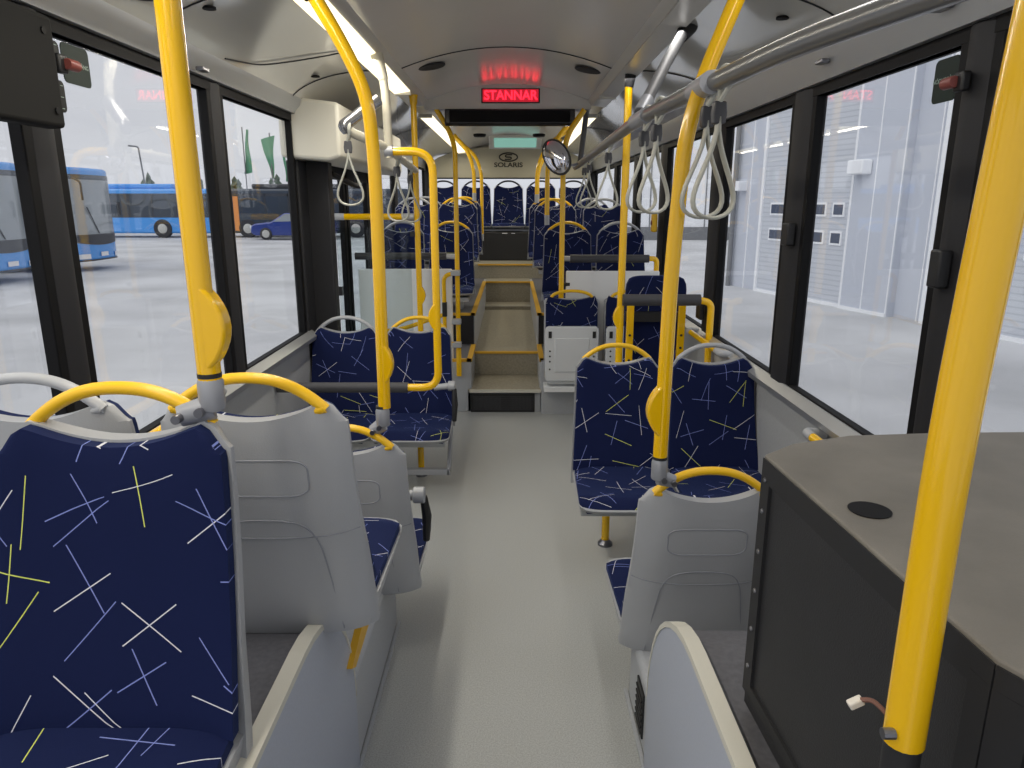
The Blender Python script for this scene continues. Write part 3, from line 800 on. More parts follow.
# folding seats
def fold(x, label):
    o = thing('folding_chair', (x, 5.45, 0), label, 'folding seat')
    p = MB(); p.prism(rrect(x, .515, .40, .42, .03), 'y', 5.27, 5.315); p.build('raised_pan', M['foldpan'], o, bevel=.008, ang=30)
    q = MB(); q.box(x-.13, x+.13, 5.262, 5.272, .38, .64); q.build('pan_cover', M['foldpan'], o, bevel=.006)
    h = MB()
    for sx in (-1, 1):
        h.box(x+sx*.165-.012, x+sx*.165+.012, 5.264, 5.272, .64, .69)
        for z in (.40, .46, .50, .54): h.lathe([(.007, -.004), (.007, 0)], (x+sx*.165, 5.27, z), 'y', 8)
    h.build('slots', M['rubber'], o)
    f = MB()
    f.slab(lambda u, t: (x+u*(.195-.02*max(0, t-.85)/.15), 5.33+.03*t-.01*(1-u*u), .60+.34*t-.028*sstep(.7, 1, t)*(1-u*u)), lambda u, t: (x+u*(.195-.02*max(0, t-.85)/.15), 5.38+.03*t, .60+.34*t-.028*sstep(.7, 1, t)*(1-u*u)), 14, 12, uvf=lambda u, t: (u*.2, t*.34))
    f.build('backrest', M['fabric'], o, uv=True, ang=50)
    s = MB(); s.box(x-.205, x+.205, 5.385, 5.44, .34, .92); s.build('back_shell', M['shell'], o, bevel=.02)
    MB().tube([(x+.155*math.cos(a), 5.38, .925+.055*math.sin(a)) for a in [PI*i/12 for i in range(13)]], .012, 10).build('handle', M['yhandle'], o)
    MB().tube([(x-.18, 5.32, .30), (x+.18, 5.32, .30)], .03, 14, flat=(1, 1)).build('pivot_roll', M['foldpan'], o)
    MB().box(x-.205, x+.205, 5.27, 5.45, .22, .26).build('mounting_rail', M['white'], o, bevel=.004)
    MB().box(x+.04, x+.11, 5.30, 5.45, .14, .22).build('bracket', M['white'], o)
fold(.48, 'white folding seat tipped up, beside the steps')
fold(.935, 'white folding seat tipped up, half hidden behind the wheelchair bay pole')
struct(MB().box(.26, W, YP-.06, YP-.001, 0, .42), 'podium_right_front', M['plinth'])
o = MB().box(.44, 1.15, 5.46, 5.49, .42, 1.12).build('partition_panel', M['white'], bevel=.01, label='white partition panel behind the folding seats', cat='partition')
o = MB().box(-1.15, -.43, 5.52, 5.55, .40, 1.13).build('partition_panel', M['white'], bevel=.01, label='white partition panel in front of the first raised row behind the doorway', cat='partition')
o = MB().tube([(-1.17, 5.55, 1.225), (-.47, 5.55, 1.225)], .027, 16).build('partition_rail', M['pad'], label='black padded rail over the white partition on the doorway side', cat='grab rail')
MB().tube([(-.48, 5.55, 1.225), (-.385, 5.5, 1.225)], .02, 14).build('end_sleeve', M['ghandle'], o)
o = MB().tube([(.47, 5.5, 1.21), (1.07, 5.5, 1.21)], .03, 16).build('partition_rail', M['pad'], label='black padded rail over the white partition behind the folding seats', cat='grab rail')
MB().tube([(.42, 5.5, 1.21), (.475, 5.5, 1.21)], .02, 14).build('end_sleeve', M['ghandle'], o)
MB().tube([(1.06, 5.5, 1.21), (1.13, 5.5, 1.21), (1.13, 5.5, .95)], .02, 14, bend=.04).build('end_bend', M['yellow'], o)
MB().tube([(.40, 5.47, 1.02), (.47, 5.47, 1.02)], .016, 10).build('panel_clamp', M['rubber'], label='small black clamp between the pole and the white partition behind the folding seats', cat='clamp')
# poles of the raised rows
pole([(.405, 5.46, .42), (.405, 5.46, 1.95), (.43, 5.46, 2.1), (.55, 5.46, 2.27)], 'yellow pole rising beside the folding seats at the podium corner', r=.02, bend=.1)
for pts, lab in (
    ([(.325, 6.2, 1.50), (.325, 6.2, 1.95), (.40, 6.2, 2.15), (.55, 6.2, 2.29)], 'bent yellow pole on the first raised seat above the folding seats'),
    ([(.27, 7.15, 1.68), (.27, 7.15, 1.95), (.36, 7.15, 2.15), (.56, 7.15, 2.29)], 'bent yellow pole on the second raised row, folding-seat side'),
    ([(.31, 8.1, 1.70), (.31, 8.1, 1.95), (.40, 8.1, 2.15), (.56, 8.1, 2.29)], 'bent yellow pole on the third raised row, folding-seat side'),
    ([(-.36, 7.65, 1.70), (-.36, 7.65, 1.95), (-.42, 7.65, 2.14), (-.56, 7.65, 2.29)], 'bent yellow pole on the second raised row behind the doorway'),
    ([(-.32, 8.55, 1.25), (-.32, 8.55, 1.95), (-.38, 8.55, 2.14), (-.56, 8.55, 2.29)], 'bent yellow pole on the third raised row, doorway side')):
    o = pole(pts, lab, r=.02, bend=.16)
    p = pts[0]
    MB().tube([(p[0], p[1], p[2]-.06), (p[0], p[1], p[2]+.02)], .021, 12).build('grey_tip', M['ghandle'], o)

# overhead rails, straps
rail_pts = [(.70, .70, 1.90), (.60, 1.15, 1.90), (.545, 1.42, 1.90), (.50, 1.88, 1.895), (.468, 2.57, 1.90), (.50, 4.08, 1.90), (.54, 6.0, 1.90)]
o = MB().tube(rail_pts, .022, 18, bend=.25).build('overhead_rail', M['pipe'], label='long grey overhead handrail carrying most of the strap loops', cat='handrail', ang=60)
MB().tube([(.497, 1.80, 1.895), (.499, 1.96, 1.895)], .027, 16).build('sleeve', M['clamp'], o)
MB().tube([(.472, 2.48, 1.90), (.468, 2.70, 1.90)], .026, 16).build('sleeve', M['clamp'], o)
d = MB().tube([(.472, 2.62, 1.92), (.60, 2.86, 2.12), (.715, 3.06, 2.29)], .021, 16).build('rail_hanger', M['darkpipe'], label='grey slanting tube from the ceiling strip to the long overhead handrail', cat='rail support')
MB().tube([(.685, 3.01, 2.245), (.73, 3.09, 2.30)], [.026, .036], 16).build('ceiling_socket', M['pillar'], d)
MB().tube([(.472, 2.62, 1.92), (.505, 2.68, 1.97)], .025, 16).build('cast_foot', M['clamp'], d)
d = MB().tube([(.54, 5.6, 1.92), (.58, 5.6, 2.28)], .02, 14).build('rail_hanger', M['darkpipe'], label='grey upright tube behind the stop sign holding the end of the long overhead handrail', cat='rail support')
lr = [(-.60, 3.52, 2.07), (-.726, 3.4, 1.955), (-.70, 3.43, 1.93), (-.565, 3.6, 1.875), (-.61, 4.93, 1.83)]
o = MB().tube(lr, .021, 16, bend=.06).build('overhead_rail', M['creamtube'], label='short cream overhead handrail between the yellow hoop and the doorway pole', cat='handrail')
MB().tube([(-.59, 3.53, 2.08), (-.728, 3.4, 1.957), (-.715, 3.415, 1.94)], .027, 16, bend=.02).build('steel_elbow', M['steel'], o)

def strap_proto():
    r = thing('strap_loop', (0, 0, 0), 'x', 'strap')
    MBw = MB(); MBw.world = False
    pts = []
    n = 26
    for i in range(n+1):
        a = PI*(i/n)
        pts.append((0.066*math.sin(2*PI*i/n)*abs(math.sin(PI*i/n))**.9*-1, 0, -.082-.228*abs(math.sin(PI*i/n))**.95))
    MBw.tube(pts, .0085, 10, flat=(.55, 1.25)).build('hand_loop', M['strap'], r, ang=60)
    c = MB(); c.world = False
    c.prism([(-.014, -.098), (.014, -.098), (.017, -.075), (.014, -.048), (-.014, -.048), (-.017, -.075)], 'y', -.010, .010)
    c.build('clip', M['strapclip'], r, bevel=.004)
    t = MB(); t.world = False
    t.tube([(.012*math.cos(a)*0+(.010), .028*math.cos(a), .0+.028*math.sin(a)) for a in [-.9+i*(PI+1.8)/12 for i in range(13)]][:13], .006, 8, flat=(1, 1.3))
    t.tube([(.010, .018, -.022), (.002, .004, -.05)], .006, 8); t.tube([(.010, -.018, -.022), (-.002, -.004, -.05)], .006, 8)
    t.build('hanger', M['strap'], r)
    return r
sp = strap_proto(); first = True
straps = [
 ((.502, 1.835, 1.895), .12, 'pale strap loop touching the bent yellow pole of the single grey-backed seat'),
 ((.508, 1.755, 1.895), .2, 'pale strap loop beside the bent yellow pole, the one nearer the black vinyl box'),
 ((.468, 2.50, 1.90), .25, 'pale strap loop just before the cast foot of the slanting tube'),
 ((.470, 2.30, 1.90), .35, 'pale strap loop between the bent yellow pole and the foot of the slanting tube'),
 ((.487, 3.55, 1.90), .2, 'pale strap loop hanging alone before the wheelchair bay pole'),
 ((.512, 4.65, 1.90), .1, 'pale strap loop beyond the wheelchair bay pole, nearer of the two'),
 ((.52, 5.05, 1.90), -.1, 'pale strap loop by the round mirror at the far end of the long handrail'),
 ((-.715, 3.415, 1.945), .1, 'pale strap loop under the steel elbow near the doorway'),
 ((-.58, 3.95, 1.86), -.2, 'pale strap loop on the short cream handrail just past the yellow hoop'),
 ((-.60, 4.6, 1.84), .1, 'pale strap loop on the short cream handrail next to the doorway pole'),
]
for loc, rz, lab in straps:
    if first: sp.location = loc; sp.rotation_euler = (0, 0, rz); sp['label'] = lab; sp['group'] = 'strap loops on the overhead handrails'; first = False
    else:
        c = copy_tree(sp, loc, rz, lab, 'strap loops on the overhead handrails')
        if loc[0] < 0: c.scale = (1.12, 1, 1.08)

# convex mirror
o = thing('convex_mirror', (.36, 5.3, 1.92), 'round convex mirror with black rim at the end of the long handrail', 'mirror')
R = Matrix.Rotation(-.45, 3, 'Z') @ Matrix.Rotation(-.62, 3, 'Y')
def mring(prof, n=28):
    mb = MB(); mb.lathe(prof, (0, 0, 0), 'y', n)
    mb.v = [tuple(Vector((.345, 5.3, 1.935))+R @ Vector((x*.74, y, z*1.05))) for x, y, z in mb.v]
    return mb
mring([(.12, -.004), (.10, -.022), (.07, -.034), (.03, -.041), (.001, -.043)]).build('mirror_face', M['mirror'], o)
mring([(.128, -.008), (.132, 0), (.125, .02), (.06, .035)]).build('rim', M['black'], o)
MB().tube([(.37, 5.33, 1.93), (.45, 5.36, 1.88), (.53, 5.4, 1.90)], .01, 10, bend=.03).build('mirror_arm', M['clamp'], o)

# ------------------------------------------------------------------ stop sign, display, ceiling details
o = thing('stop_sign', (.02, 5.47, 2.29), 'red lit sign reading STANNAR on the ceiling bulkhead', 'sign')
MB().box(-.19, .23, 5.468, 5.482, 2.315, 2.415-.0).build('sign_case', M['black'], o, bevel=.004)
MB().box(-.18, .22, 5.464, 5.470, 2.323, 2.407).build('led_field', M['redback'], o)
text('STANNAR', .088, (.02, 5.463, 2.365), (PI/2, 0, 0), M['redled'], 'lettering', o, .001, sx=.95, offset=.0012)
o = MB().prism([(5.46, 2.275), (5.46, 2.175), (5.475, 2.16), (5.60, 2.17), (5.60, 2.285)], 'x', -.455, .485).build('ceiling_display', M['screen'], bevel=.008, label='long switched-off black display under the ceiling bulkhead', cat='display')
MB().box(-.42, .45, 5.454, 5.462, 2.185, 2.265).build('display_glass', M['frit'], o)
for x, y, lab in ((-.43, 4.42, 'dark round speaker grille in the ceiling on the lit strip side'), (.47, 4.46, 'dark round speaker grille in the ceiling on the handrail side')):
    z = 2.335+.11*(1-(x/.58)**2)
    sgn = -1 if x < 0 else 1
    o = MB(); o.lathe([(.075, 0), (.08, .004), (.08, .01)], (0, 0, 0), 'z', 28)
    rm = Matrix.Rotation(sgn*.17, 3, 'Y')
    o.v = [tuple(Vector((x, y, z-.012))+rm @ Vector(v)) for v in o.v]
    ob = o.build('ceiling_speaker', M['pillar'], label=lab, cat='speaker')
for x, y, lab in ((-.33, 8.4, 'small dark ceiling vent left of the greenish hatch'), (.33, 8.4, 'small dark ceiling camera right of the greenish hatch')):
    MB().lathe([(.06, 0), (.07, .01), (.07, .03)], (x, y, 2.335), 'z', 20).build('ceiling_fixture', M['frit'], label=lab, cat='ceiling fixture')
def cable(pts, lab):
    MB().tube(pts, .0032, 8, bend=.15).build('loose_cable', M['rubber'], label=lab, cat='cable')
def covez(x):
    best = 2.3
    for i in range(60):
        t = i/59; a = t*PI/2
        if .70+.435*(math.sin(a)*.55+t*.45) >= abs(x): return 2.297-.125*(1-math.cos(a))
    return 2.17
def cov(sgn, x, y): return (sgn*x, y, covez(x)-.004)
cable([cov(-1, 1.13, 1.75), cov(-1, 1.12, 2.1), cov(-1, 1.07, 2.4), cov(-1, .95, 2.5), cov(-1, .80, 2.42), cov(-1, .70, 2.3)], 'black cable sagging across the glossy cove above the first window pillar')
cable([cov(-1, 1.12, 3.1), cov(-1, 1.08, 3.4), cov(-1, .98, 3.55), cov(-1, .82, 3.6), cov(-1, .70, 3.52)], 'black cable sagging across the glossy cove beside the doorway header')
cable([cov(1, .71, 2.05), cov(1, .84, 2.1), cov(1, 1.0, 2.2), cov(1, 1.1, 2.0), cov(1, 1.13, 1.75)], 'black cable running across the glossy cove behind the long handrail')
for sgn, x, y, lab in ((-1, .98, 2.62, 'small dark oval hole in the cove beside the sagging cable'), (1, .98, 2.75, 'small dark oval hole in the cove behind the strap loops'), (-1, .98, 3.95, 'small dark oval hole in the cove by the doorway header')):
    o = MB().lathe([(.022, -.004), (.022, .004)], (sgn*x, y, covez(x)-.004), 'z', 16); o.build('cove_hole', M['frit'], label=lab, cat='fixing hole')
# hatch pull hooks on the aluminium rails
for x, y, lab in ((-1.135, 2.9, 'small dark latch on the aluminium rail above the pillar, door side'), (1.135, 2.75, 'small dark latch on the aluminium rail above the pillar, handrail side'), (1.135, 2.02, 'small dark latch on the aluminium rail near the green sticker, handrail side')):
    o = MB().box(x-.015, x+.015, y-.03, y+.03, 2.10, 2.115).build('rail_latch', M['bolt'], bevel=.004, label=lab, cat='latch')
# black cover at the top of the nearest pillar on the left
o = MB().box(-1.145, -1.09, 1.60, 1.905, 1.80, 2.06).build('pillar_cover', M['cover'], bevel=.012, label='matt black cover box at the top of the first window pillar', cat='cover box')
for y, z in ((1.86, 2.02), (1.87, 1.84)): MB().lathe([(.008, 0), (.008, .004)], (-1.09, y, z), 'x', 12).build('screw', M['frit'], o)
# emergency hammers, window stickers
def hammer(x, y, z, lab):
    sg = 1 if x < 0 else -1
    o = thing('emergency_hammer', (x, y, z), lab, 'emergency hammer')
    MB().box(x-.012, x+.012, y-.03, y+.01, z-.024, z+.024).build('holder', M['black'], o, bevel=.006)
    MB().lathe([(.013, -.022), (.015, -.018), (.015, .022), (.012, .026)], (x+sg*.018, y+.012, z), 'y', 16).build('red_head', M['hamred'], o)
hammer(-1.165, 2.05, 1.977, 'small red emergency hammer by the green sticker on the window pillar with the black cover')
hammer(1.165, 1.945, 1.917, 'small red emergency hammer by the green sticker on the handrail side')
def sticker(sg, y0, y1, z0, z1, lab, txt, m='sticker'):
    x = sg*(W+.008)
    p = MB(); p.prism(rrect((y0+y1)/2, (z0+z1)/2, y1-y0, z1-z0, .015), 'x', x-.0015, x+.0015)
    o = p.build('window_sticker', M[m], label=lab, cat='sticker')
    rot = (PI/2, 0, PI/2) if sg < 0 else (PI/2, 0, -PI/2)
    for k, (t, sz) in enumerate(txt):
        text(t, sz, (x-sg*.003, (y0+y1)/2, (z0+z1)/2+(len(txt)/2-.5-k)*sz*1.5), rot, M['stickertext'], 'lettering', o, .0003)
    return o
sticker(-1, 2.125, 2.255, 1.945, 2.05, 'dark green emergency exit sticker on the window next to the black pillar cover', [('NÖDUTGÅNG', .017)])
sticker(-1, 2.075, 2.115, 1.998, 2.045, 'narrow black notice sticker above the emergency hammer by the black pillar cover', [('---', .02), ('--', .02)], 'stickerdark')
sticker(-1, 2.07, 2.115, 1.862, 1.945, 'narrow black notice sticker below the emergency hammer by the black pillar cover', [('-- --', .02), ('----', .02), ('---', .02)], 'stickerdark')
sticker(1, 2.03, 2.14, 1.887, 2.0, 'dark green emergency exit sticker on the window behind the long handrail', [('NÖDUTGÅNG', .017)])
sticker(1, 1.985, 2.015, 1.80, 1.99, 'narrow black notice sticker beside the emergency hammer on the handrail side', [('---', .015), ('--', .015), ('---', .015), ('--', .015)], 'stickerdark')
# wall grab handles
def wall_handle(sg, y0, y1, z, lab):
    x = sg*1.115
    o = MB().tube([(x, y0+.05, z), (x, y1-.05, z)], .017, 14).build('grab_bar', M['yellow'], label=lab, cat='grab handle')
    for y, s2 in ((y0, 1), (y1, -1)): MB().tube([(sg*1.19, y, z-.01), (x, y, z), (x, y+s2*.07, z)], .019, 12, bend=.03).build('grey_end', M['ghandle'], o)
wall_handle(1, 1.75, 2.52, .80, 'yellow wall handle with grey ends under the window beside the black vinyl box')
wall_handle(1, 3.65, 4.35, .86, 'yellow wall handle under the window in the wheelchair bay')
wall_handle(-1, 1.95, 2.75, .90, 'yellow wall handle under the window beyond the grey-backed seats')
# window latches and buttons on pillars
MB().box(1.15, 1.185, 2.97, 3.04, 1.45, 1.54).build('pillar_bracket', M['black'], bevel=.006, label='small black bracket on the window pillar beside the strap loops', cat='bracket')
MB().box(1.15, 1.185, 1.895, 1.945, 1.40, 1.50).build('pillar_bracket', M['black'], bevel=.006, label='small black bracket on the window pillar behind the thick yellow pole', cat='bracket')
MB().box(1.135, 1.16, 4.18, 4.28, .95, 1.05).build('pillar_bracket', M['black'], bevel=.006, label='small black bracket low on the window pillar at the wheelchair bay', cat='bracket')
o = MB().box(1.12, 1.16, 5.68, 5.76, 1.40, 1.54).build('pillar_button', M['yhandle'], bevel=.012, label='yellow stop button on the window pillar beyond the wheelchair bay', cat='stop button')
MB().lathe([(.018, -.006), (.018, 0)], (1.12, 5.72, 1.47), 'x', 14).build('button', M['hamred'], o)

# ------------------------------------------------------------------ black vinyl box
bx = thing('vinyl_box', (.8, .95, .70), 'large black vinyl box with a charcoal lid beside the thick yellow pole', 'equipment box')
plan = [(.488, 1.215), (.56, 1.275), (.69, 1.325), (.9, 1.345), (1.185, 1.35), (1.185, .30), (.66, .30), (.515, .62)]
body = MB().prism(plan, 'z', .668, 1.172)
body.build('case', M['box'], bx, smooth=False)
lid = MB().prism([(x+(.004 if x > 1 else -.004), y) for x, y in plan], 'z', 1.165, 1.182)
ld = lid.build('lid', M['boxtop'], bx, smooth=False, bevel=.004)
MB().lathe([(.027, 0), (.030, .003), (.030, .0035)], (.555, .972, 1.1805), 'z', 24).build('cable_hole', M['frit'], ld)
fr = MB()
# edge trims along the aisle face
def along(a, b, z0, z1, th=.006, w=None):
    a, b = Vector(a), Vector(b); d = (b-a).normalized(); nrm = Vector((-d.y, d.x))
    if nrm.x > 0: nrm = -nrm
    q = [a, b, b+nrm*th, a+nrm*th]
    fr.prism([(p.x, p.y) for p in q], 'z', z0, z1)
P0, P1, P2 = (.488, 1.215), (.515, .62), (.66, .30)
along(P0, P1, 1.135, 1.176); along(P1, P2, 1.135, 1.176)
along(P0, (.4895, 1.18), .70, 1.15); along((.513, .65), P1, .70, 1.15); along(P1, (.53, .585), .70, 1.15)
along(P0, P1, .70, .725)
fr.build('edge_strip', M['rubber'], bx, smooth=False)
rv = MB()
for z in (.76, .84, .92, 1.0, 1.08, 1.14): MB().lathe([(.004, -.003), (.005, -.0015), (.005, 0)], (.483, 1.197, z), 'x', 10).build('rivet', M['bolt'], bx)

o = thing('loose_plug', (.44, .72, 1.0), 'white loose cable plug dangling in front of the black vinyl box', 'cable plug')
MB().tube([(.445, .655, 1.06), (.436, .66, 1.085), (.425, .675, 1.092), (.415, .68, 1.088)], .0028, 8, bend=.02).build('wire', M['redwire'], o)
MB().obox((.411, .682, 1.083), (.017, .010, .009), Matrix.Rotation(-.5, 3, 'Y')).build('connector', M['whiteplug'], o, bevel=.002)

# ------------------------------------------------------------------ outdoors
ZG = -.35
struct(MB().box(-90, 60, -40, 120, ZG-.3, ZG), 'ground', M['asphalt'])
# garage along the right
ga, gb = Vector((4.1, 22.5)), Vector((10.2, .5))
gd = (gb-ga).normalized(); gn = Vector((-gd.y, gd.x))
if gn.x > 0: gn = -gn
LEN = (gb-ga).length
grot = math.atan2(gd.y, gd.x)
def gpt(s, d, z): q = ga+gd*s+gn*d; return (q.x, q.y, z)
def gslab(mb, s0, s1, d0, d1, z0, z1, mi=0):
    vs = [gpt(s, d, z) for z in (z0, z1) for s, d in ((s0, d0), (s1, d0), (s1, d1), (s0, d1))]
    mb._add(vs, [(0, 3, 2, 1), (4, 5, 6, 7), (0, 1, 5, 4), (1, 2, 6, 5), (2, 3, 7, 6), (3, 0, 4, 7)], mi); return mb
gar = thing('garage_building', gpt(LEN/2, 0, ZG), 'long pale grey workshop building with tall overhead doors', 'building')
gslab(MB(), 4.9, LEN, -5, 0, ZG, 6.4).build('cladding', M['garage'], gar)
mb = MB()
for s in (4.9, 5.5, 10.72, 14.0): gslab(mb, s, s+.025, 0, .02, ZG, 6.2)
for s in (9.0, 9.55, 10.16): gslab(mb, s, s+.022, .15, .16, ZG, 6.2)
gslab(mb, 8.98, 10.2, .15, .19, ZG, ZG+.06)
mb.build('panel_joints', M['gtrim'], gar)
gslab(MB(), 9.0, 10.2, 0, .15, ZG, 6.3).build('pier', M['garage'], gar)
doors = [(6.14, 8.9), (10.95, 13.7), (14.4, 17.2), (18, 21.5)]
for i, (a, b) in enumerate(doors):
    d = gslab(MB(), a, b, .0, .06, ZG, 4.4).build('overhead_door', M['gdoor'], gar)
    fr = MB()
    gslab(fr, a-.08, a, .0, .1, ZG, 4.5); gslab(fr, b, b+.08, .0, .1, ZG, 4.5); gslab(fr, a, b, 0, .1, 4.4, 4.5); gslab(fr, a, b, .05, .12, ZG, ZG+.06)
    fr.build('door_frame', M['gtrim'], d)
    for s, w in ((.30, .52), (.93, .52), (1.59, .53), (2.30, .33)):
        for z in (.82, 1.36):
            f = gslab(MB(), a+s, a+s+w, .06, .085, z, z+.27).build('door_window', M['gtrim'], d)
            gslab(MB(), a+s+.04, a+s+w-.04, .085, .09, z+.04, z+.23).build('pane', M['gwin'], f)
# floodlight box on the wall
gslab(MB(), 9.06, 9.46, .155, .38, 2.12, 2.38).build('wall_lamp', M['gtrim'], label='white floodlight box high on the pale workshop wall', cat='wall lamp', bevel=.03)
gslab(MB(), 5.2, 5.36, .0, .22, 1.9, 2.12).build('wall_camera', M['gtrim'], label='small white camera on the workshop wall beyond the strap loops', cat='camera')
dp = MB().tube([gpt(5.0, .1, ZG), gpt(5.0, .1, 6)], .06, 10).build('downpipe', M['postgrey'], label='grey downpipe at the far corner of the pale workshop wall', cat='downpipe')

fw = thing('far_hall', (10, 42, ZG), 'white hall far behind the workshop corner, seen past the strap loops', 'building')
MB().box(5.5, 18, 40, 48, ZG, 7).build('white_wall', M['gtrim'], fw)
mb = MB()
for k in range(8): mb.box(6+k*1.5, 6.06+k*1.5, 39.97, 40, ZG, 6.8)
mb.build('panel_joints', M['postgrey'], fw)
MB().box(5.5, 18, 39.9, 40, ZG, .35).build('grey_plinth', M['postgrey'], fw)

def bus_front(name, x, y0, y1, label, group):
    """blue bus parked with its nose towards +x"""
    r = thing(name, (x, (y0+y1)/2, ZG), label, 'bus', group)
    zt = 2.62; yc = (y0+y1)/2; L = 11.5
    b = MB()
    # rounded plan, slightly bowed nose
    pl = []
    n = 14
    for i in range(n+1):
        u = -1+2*i/n; pl.append((x-.28*abs(u)**3.2, yc+u*(y1-y0)/2))
    pl = pl+[(x-L, y1), (x-L, y0)]
    b.prism(pl, 'z', ZG+.28, zt)
    b.build('body', M['bluebody'], r, bevel=.10, seg=4, ang=40)
    def curved(z0, z1, u0, u1, off, m, nm, zmid=0.0, tilt=0.0):
        mb = MB(); n = 14; vs = []; fs = []
        for k, (z, zz) in enumerate(((z0, -1), (z1, 1))):
            for i in range(n+1):
                u = u0+(u1-u0)*i/n
                dz = zmid*(1-u*u) if k == 0 else 0
                vs.append((x-.28*abs(u)**3.2+off-(tilt if k else 0), yc+u*(y1-y0)/2, z+dz))
        for i in range(n): fs.append((i, i+1, n+2+i, n+1+i))
        mb._add(vs, fs); return mb.build(nm, m, r)
    curved(.62, 2.36, -.93, .93, .012, M['windscreen'], 'windscreen', -.10)
    curved(.52, .72, -.95, .95, .016, M['darktrim'], 'windscreen_base', -.12)
    curved(2.28, 2.42, -.9, .9, .016, M['buswin'], 'destination_panel')
    curved(ZG+.30, ZG+.34, -.9, .9, .02, M['darktrim'], 'bumper_gap')
    for u in (-.72, .72): 
        curved(.02, .16, u-.17, u+.17, .02, M['headlamp'], 'headlamp')
    curved(ZG+.42, ZG+.54, -.16, .16, .03, M['plate'], 'number_plate')
    MB().tube([(x+.03, yc-.15, .75), (x+.03, yc-.62, 1.5)], .018, 6).build('wiper', M['darktrim'], r)
    MB().tube([(x-.1, y0+.15, 2.35), (x+.25, y0+.05, 2.2), (x+.25, y0+.05, 1.7)], .03, 8, bend=.1).build('mirror_arm', M['darktrim'], r)
    MB().tube([(x+.22, y1-.45, 1.25), (x+.22, y1-.45, 1.65)], .06, 8).build('mirror_head', M['darktrim'], r)
    for yy in (y0, y1):
        for xx in (x-2.4, x-8.5):
            MB().lathe([(.48, -.12), (.5, -.08), (.5, .08), (.48, .12)], (xx, yy+(.1 if yy == y0 else -.1), ZG+.5), 'y', 20).build('wheel', M['tyre'], r)
    # side windows
    for yy, s in ((y0, -1), (y1, 1)):
        MB().box(x-L+.4, x-.6, yy+s*.005, yy+s*.012, .55, 2.05).build('side_windows', M['buswin'], r)
    return r
bus_front('parked_bus', -12.6, 17.05, 19.5, 'light blue parked bus with grey windscreen, before the first window pillar', None)
bus_front('parked_bus', -12.4, 20.9, 23.3, 'light blue parked bus nosing forward just past the first window pillar', None)
def bus_side(x0, x1, y, label, lower, orange=False):
    r = thing('parked_bus', ((x0+x1)/2, y, ZG), label, 'bus')
    MB().box(x0, x1, y, y+2.4, ZG+.25, 2.42).build('body', M[lower], r, bevel=.12)
    MB().box(x0+1.8, x1-2.5, y+.5, y+2, 2.42, 2.70).build('roof_unit', M['bluebody' if not orange else 'darktrim'], r, bevel=.08)
    w = MB().box(x0+.1, x1-.1, y-.012, y, .80, 2.15).build('window_band', M['buswin'], r)
    if orange:
        for xx in (x0+.25, x0+.85): MB().box(xx, xx+.28, y-.03, y-.005, ZG+.4, 2.0).build('orange_door_edge', M['orange'], r)
        MB().box(x0+.1, x1-.1, y-.02, y, 2.0, 2.14).build('sign_band', M['darktrim'], r)
    mb = MB()
    k = x0+1.3
    while k < x1-.6: mb.box(k, k+.07, y-.02, y-.005, .82, 2.12); k += 1.35
    mb.build('window_posts', M['darktrim'], r)
    for xx in (x0+1.6, x1-3.1):
        t = MB().lathe([(.5, -.06), (.53, -.03), (.53, .2)], (xx, y-.0, ZG+.52), 'y', 24).build('wheel', M['tyre'], r)
        MB().lathe([(.2, -.085), (.27, -.07), (.28, -.05)], (xx, y, ZG+.52), 'y', 20).build('hub', M['hub'], t)
    return r
bus_side(-27.5, -17.2, 42.6, 'blue parked bus standing sideways far behind the yellow pole', 'bluebody')
bus_side(-17.0, -6.0, 42.8, 'dark parked bus with orange door edges standing sideways beyond the blue car', 'buswin', True)
# car
r = thing('parked_car', (-12.2, 40.2, ZG), 'dark blue parked estate car in front of the orange-edged bus', 'car')
cx0 = -14.3
prof = [(cx0, .05), (cx0+.05, .42), (cx0+.25, .52), (cx0+1.15, .62), (cx0+1.9, 1.08), (cx0+3.6, 1.14), (cx0+4.3, .66), (cx0+4.42, .55), (cx0+4.42, .02), (cx0+4.2, -.12), (cx0+.2, -.12)]
prof = [(x, z) for x, z in prof]
MB().prism(prof, 'y', 40.0, 41.7).build('body', M['carblue'], r, bevel=.08)
MB().prism([(cx0+1.3, .63), (cx0+1.95, 1.03), (cx0+3.5, 1.08), (cx0+4.05, .68)], 'y', 39.985, 40.0).build('side_glass', M['windscreen'], r)
for xx in (cx0+.85, cx0+3.55):
    t = MB().lathe([(.3, -.04), (.33, -.02), (.33, .15)], (xx, 40.0, ZG+.33), 'y', 20).build('wheel', M['tyre'], r)
    MB().lathe([(.1, -.06), (.2, -.05), (.22, -.03)], (xx, 40.0, ZG+.33), 'y', 18).build('rim', M['hub'], t)
MB().box(cx0-.02, cx0+.1, 40.05, 40.4, .28, .42).build('headlamp', M['headlamp'], r)
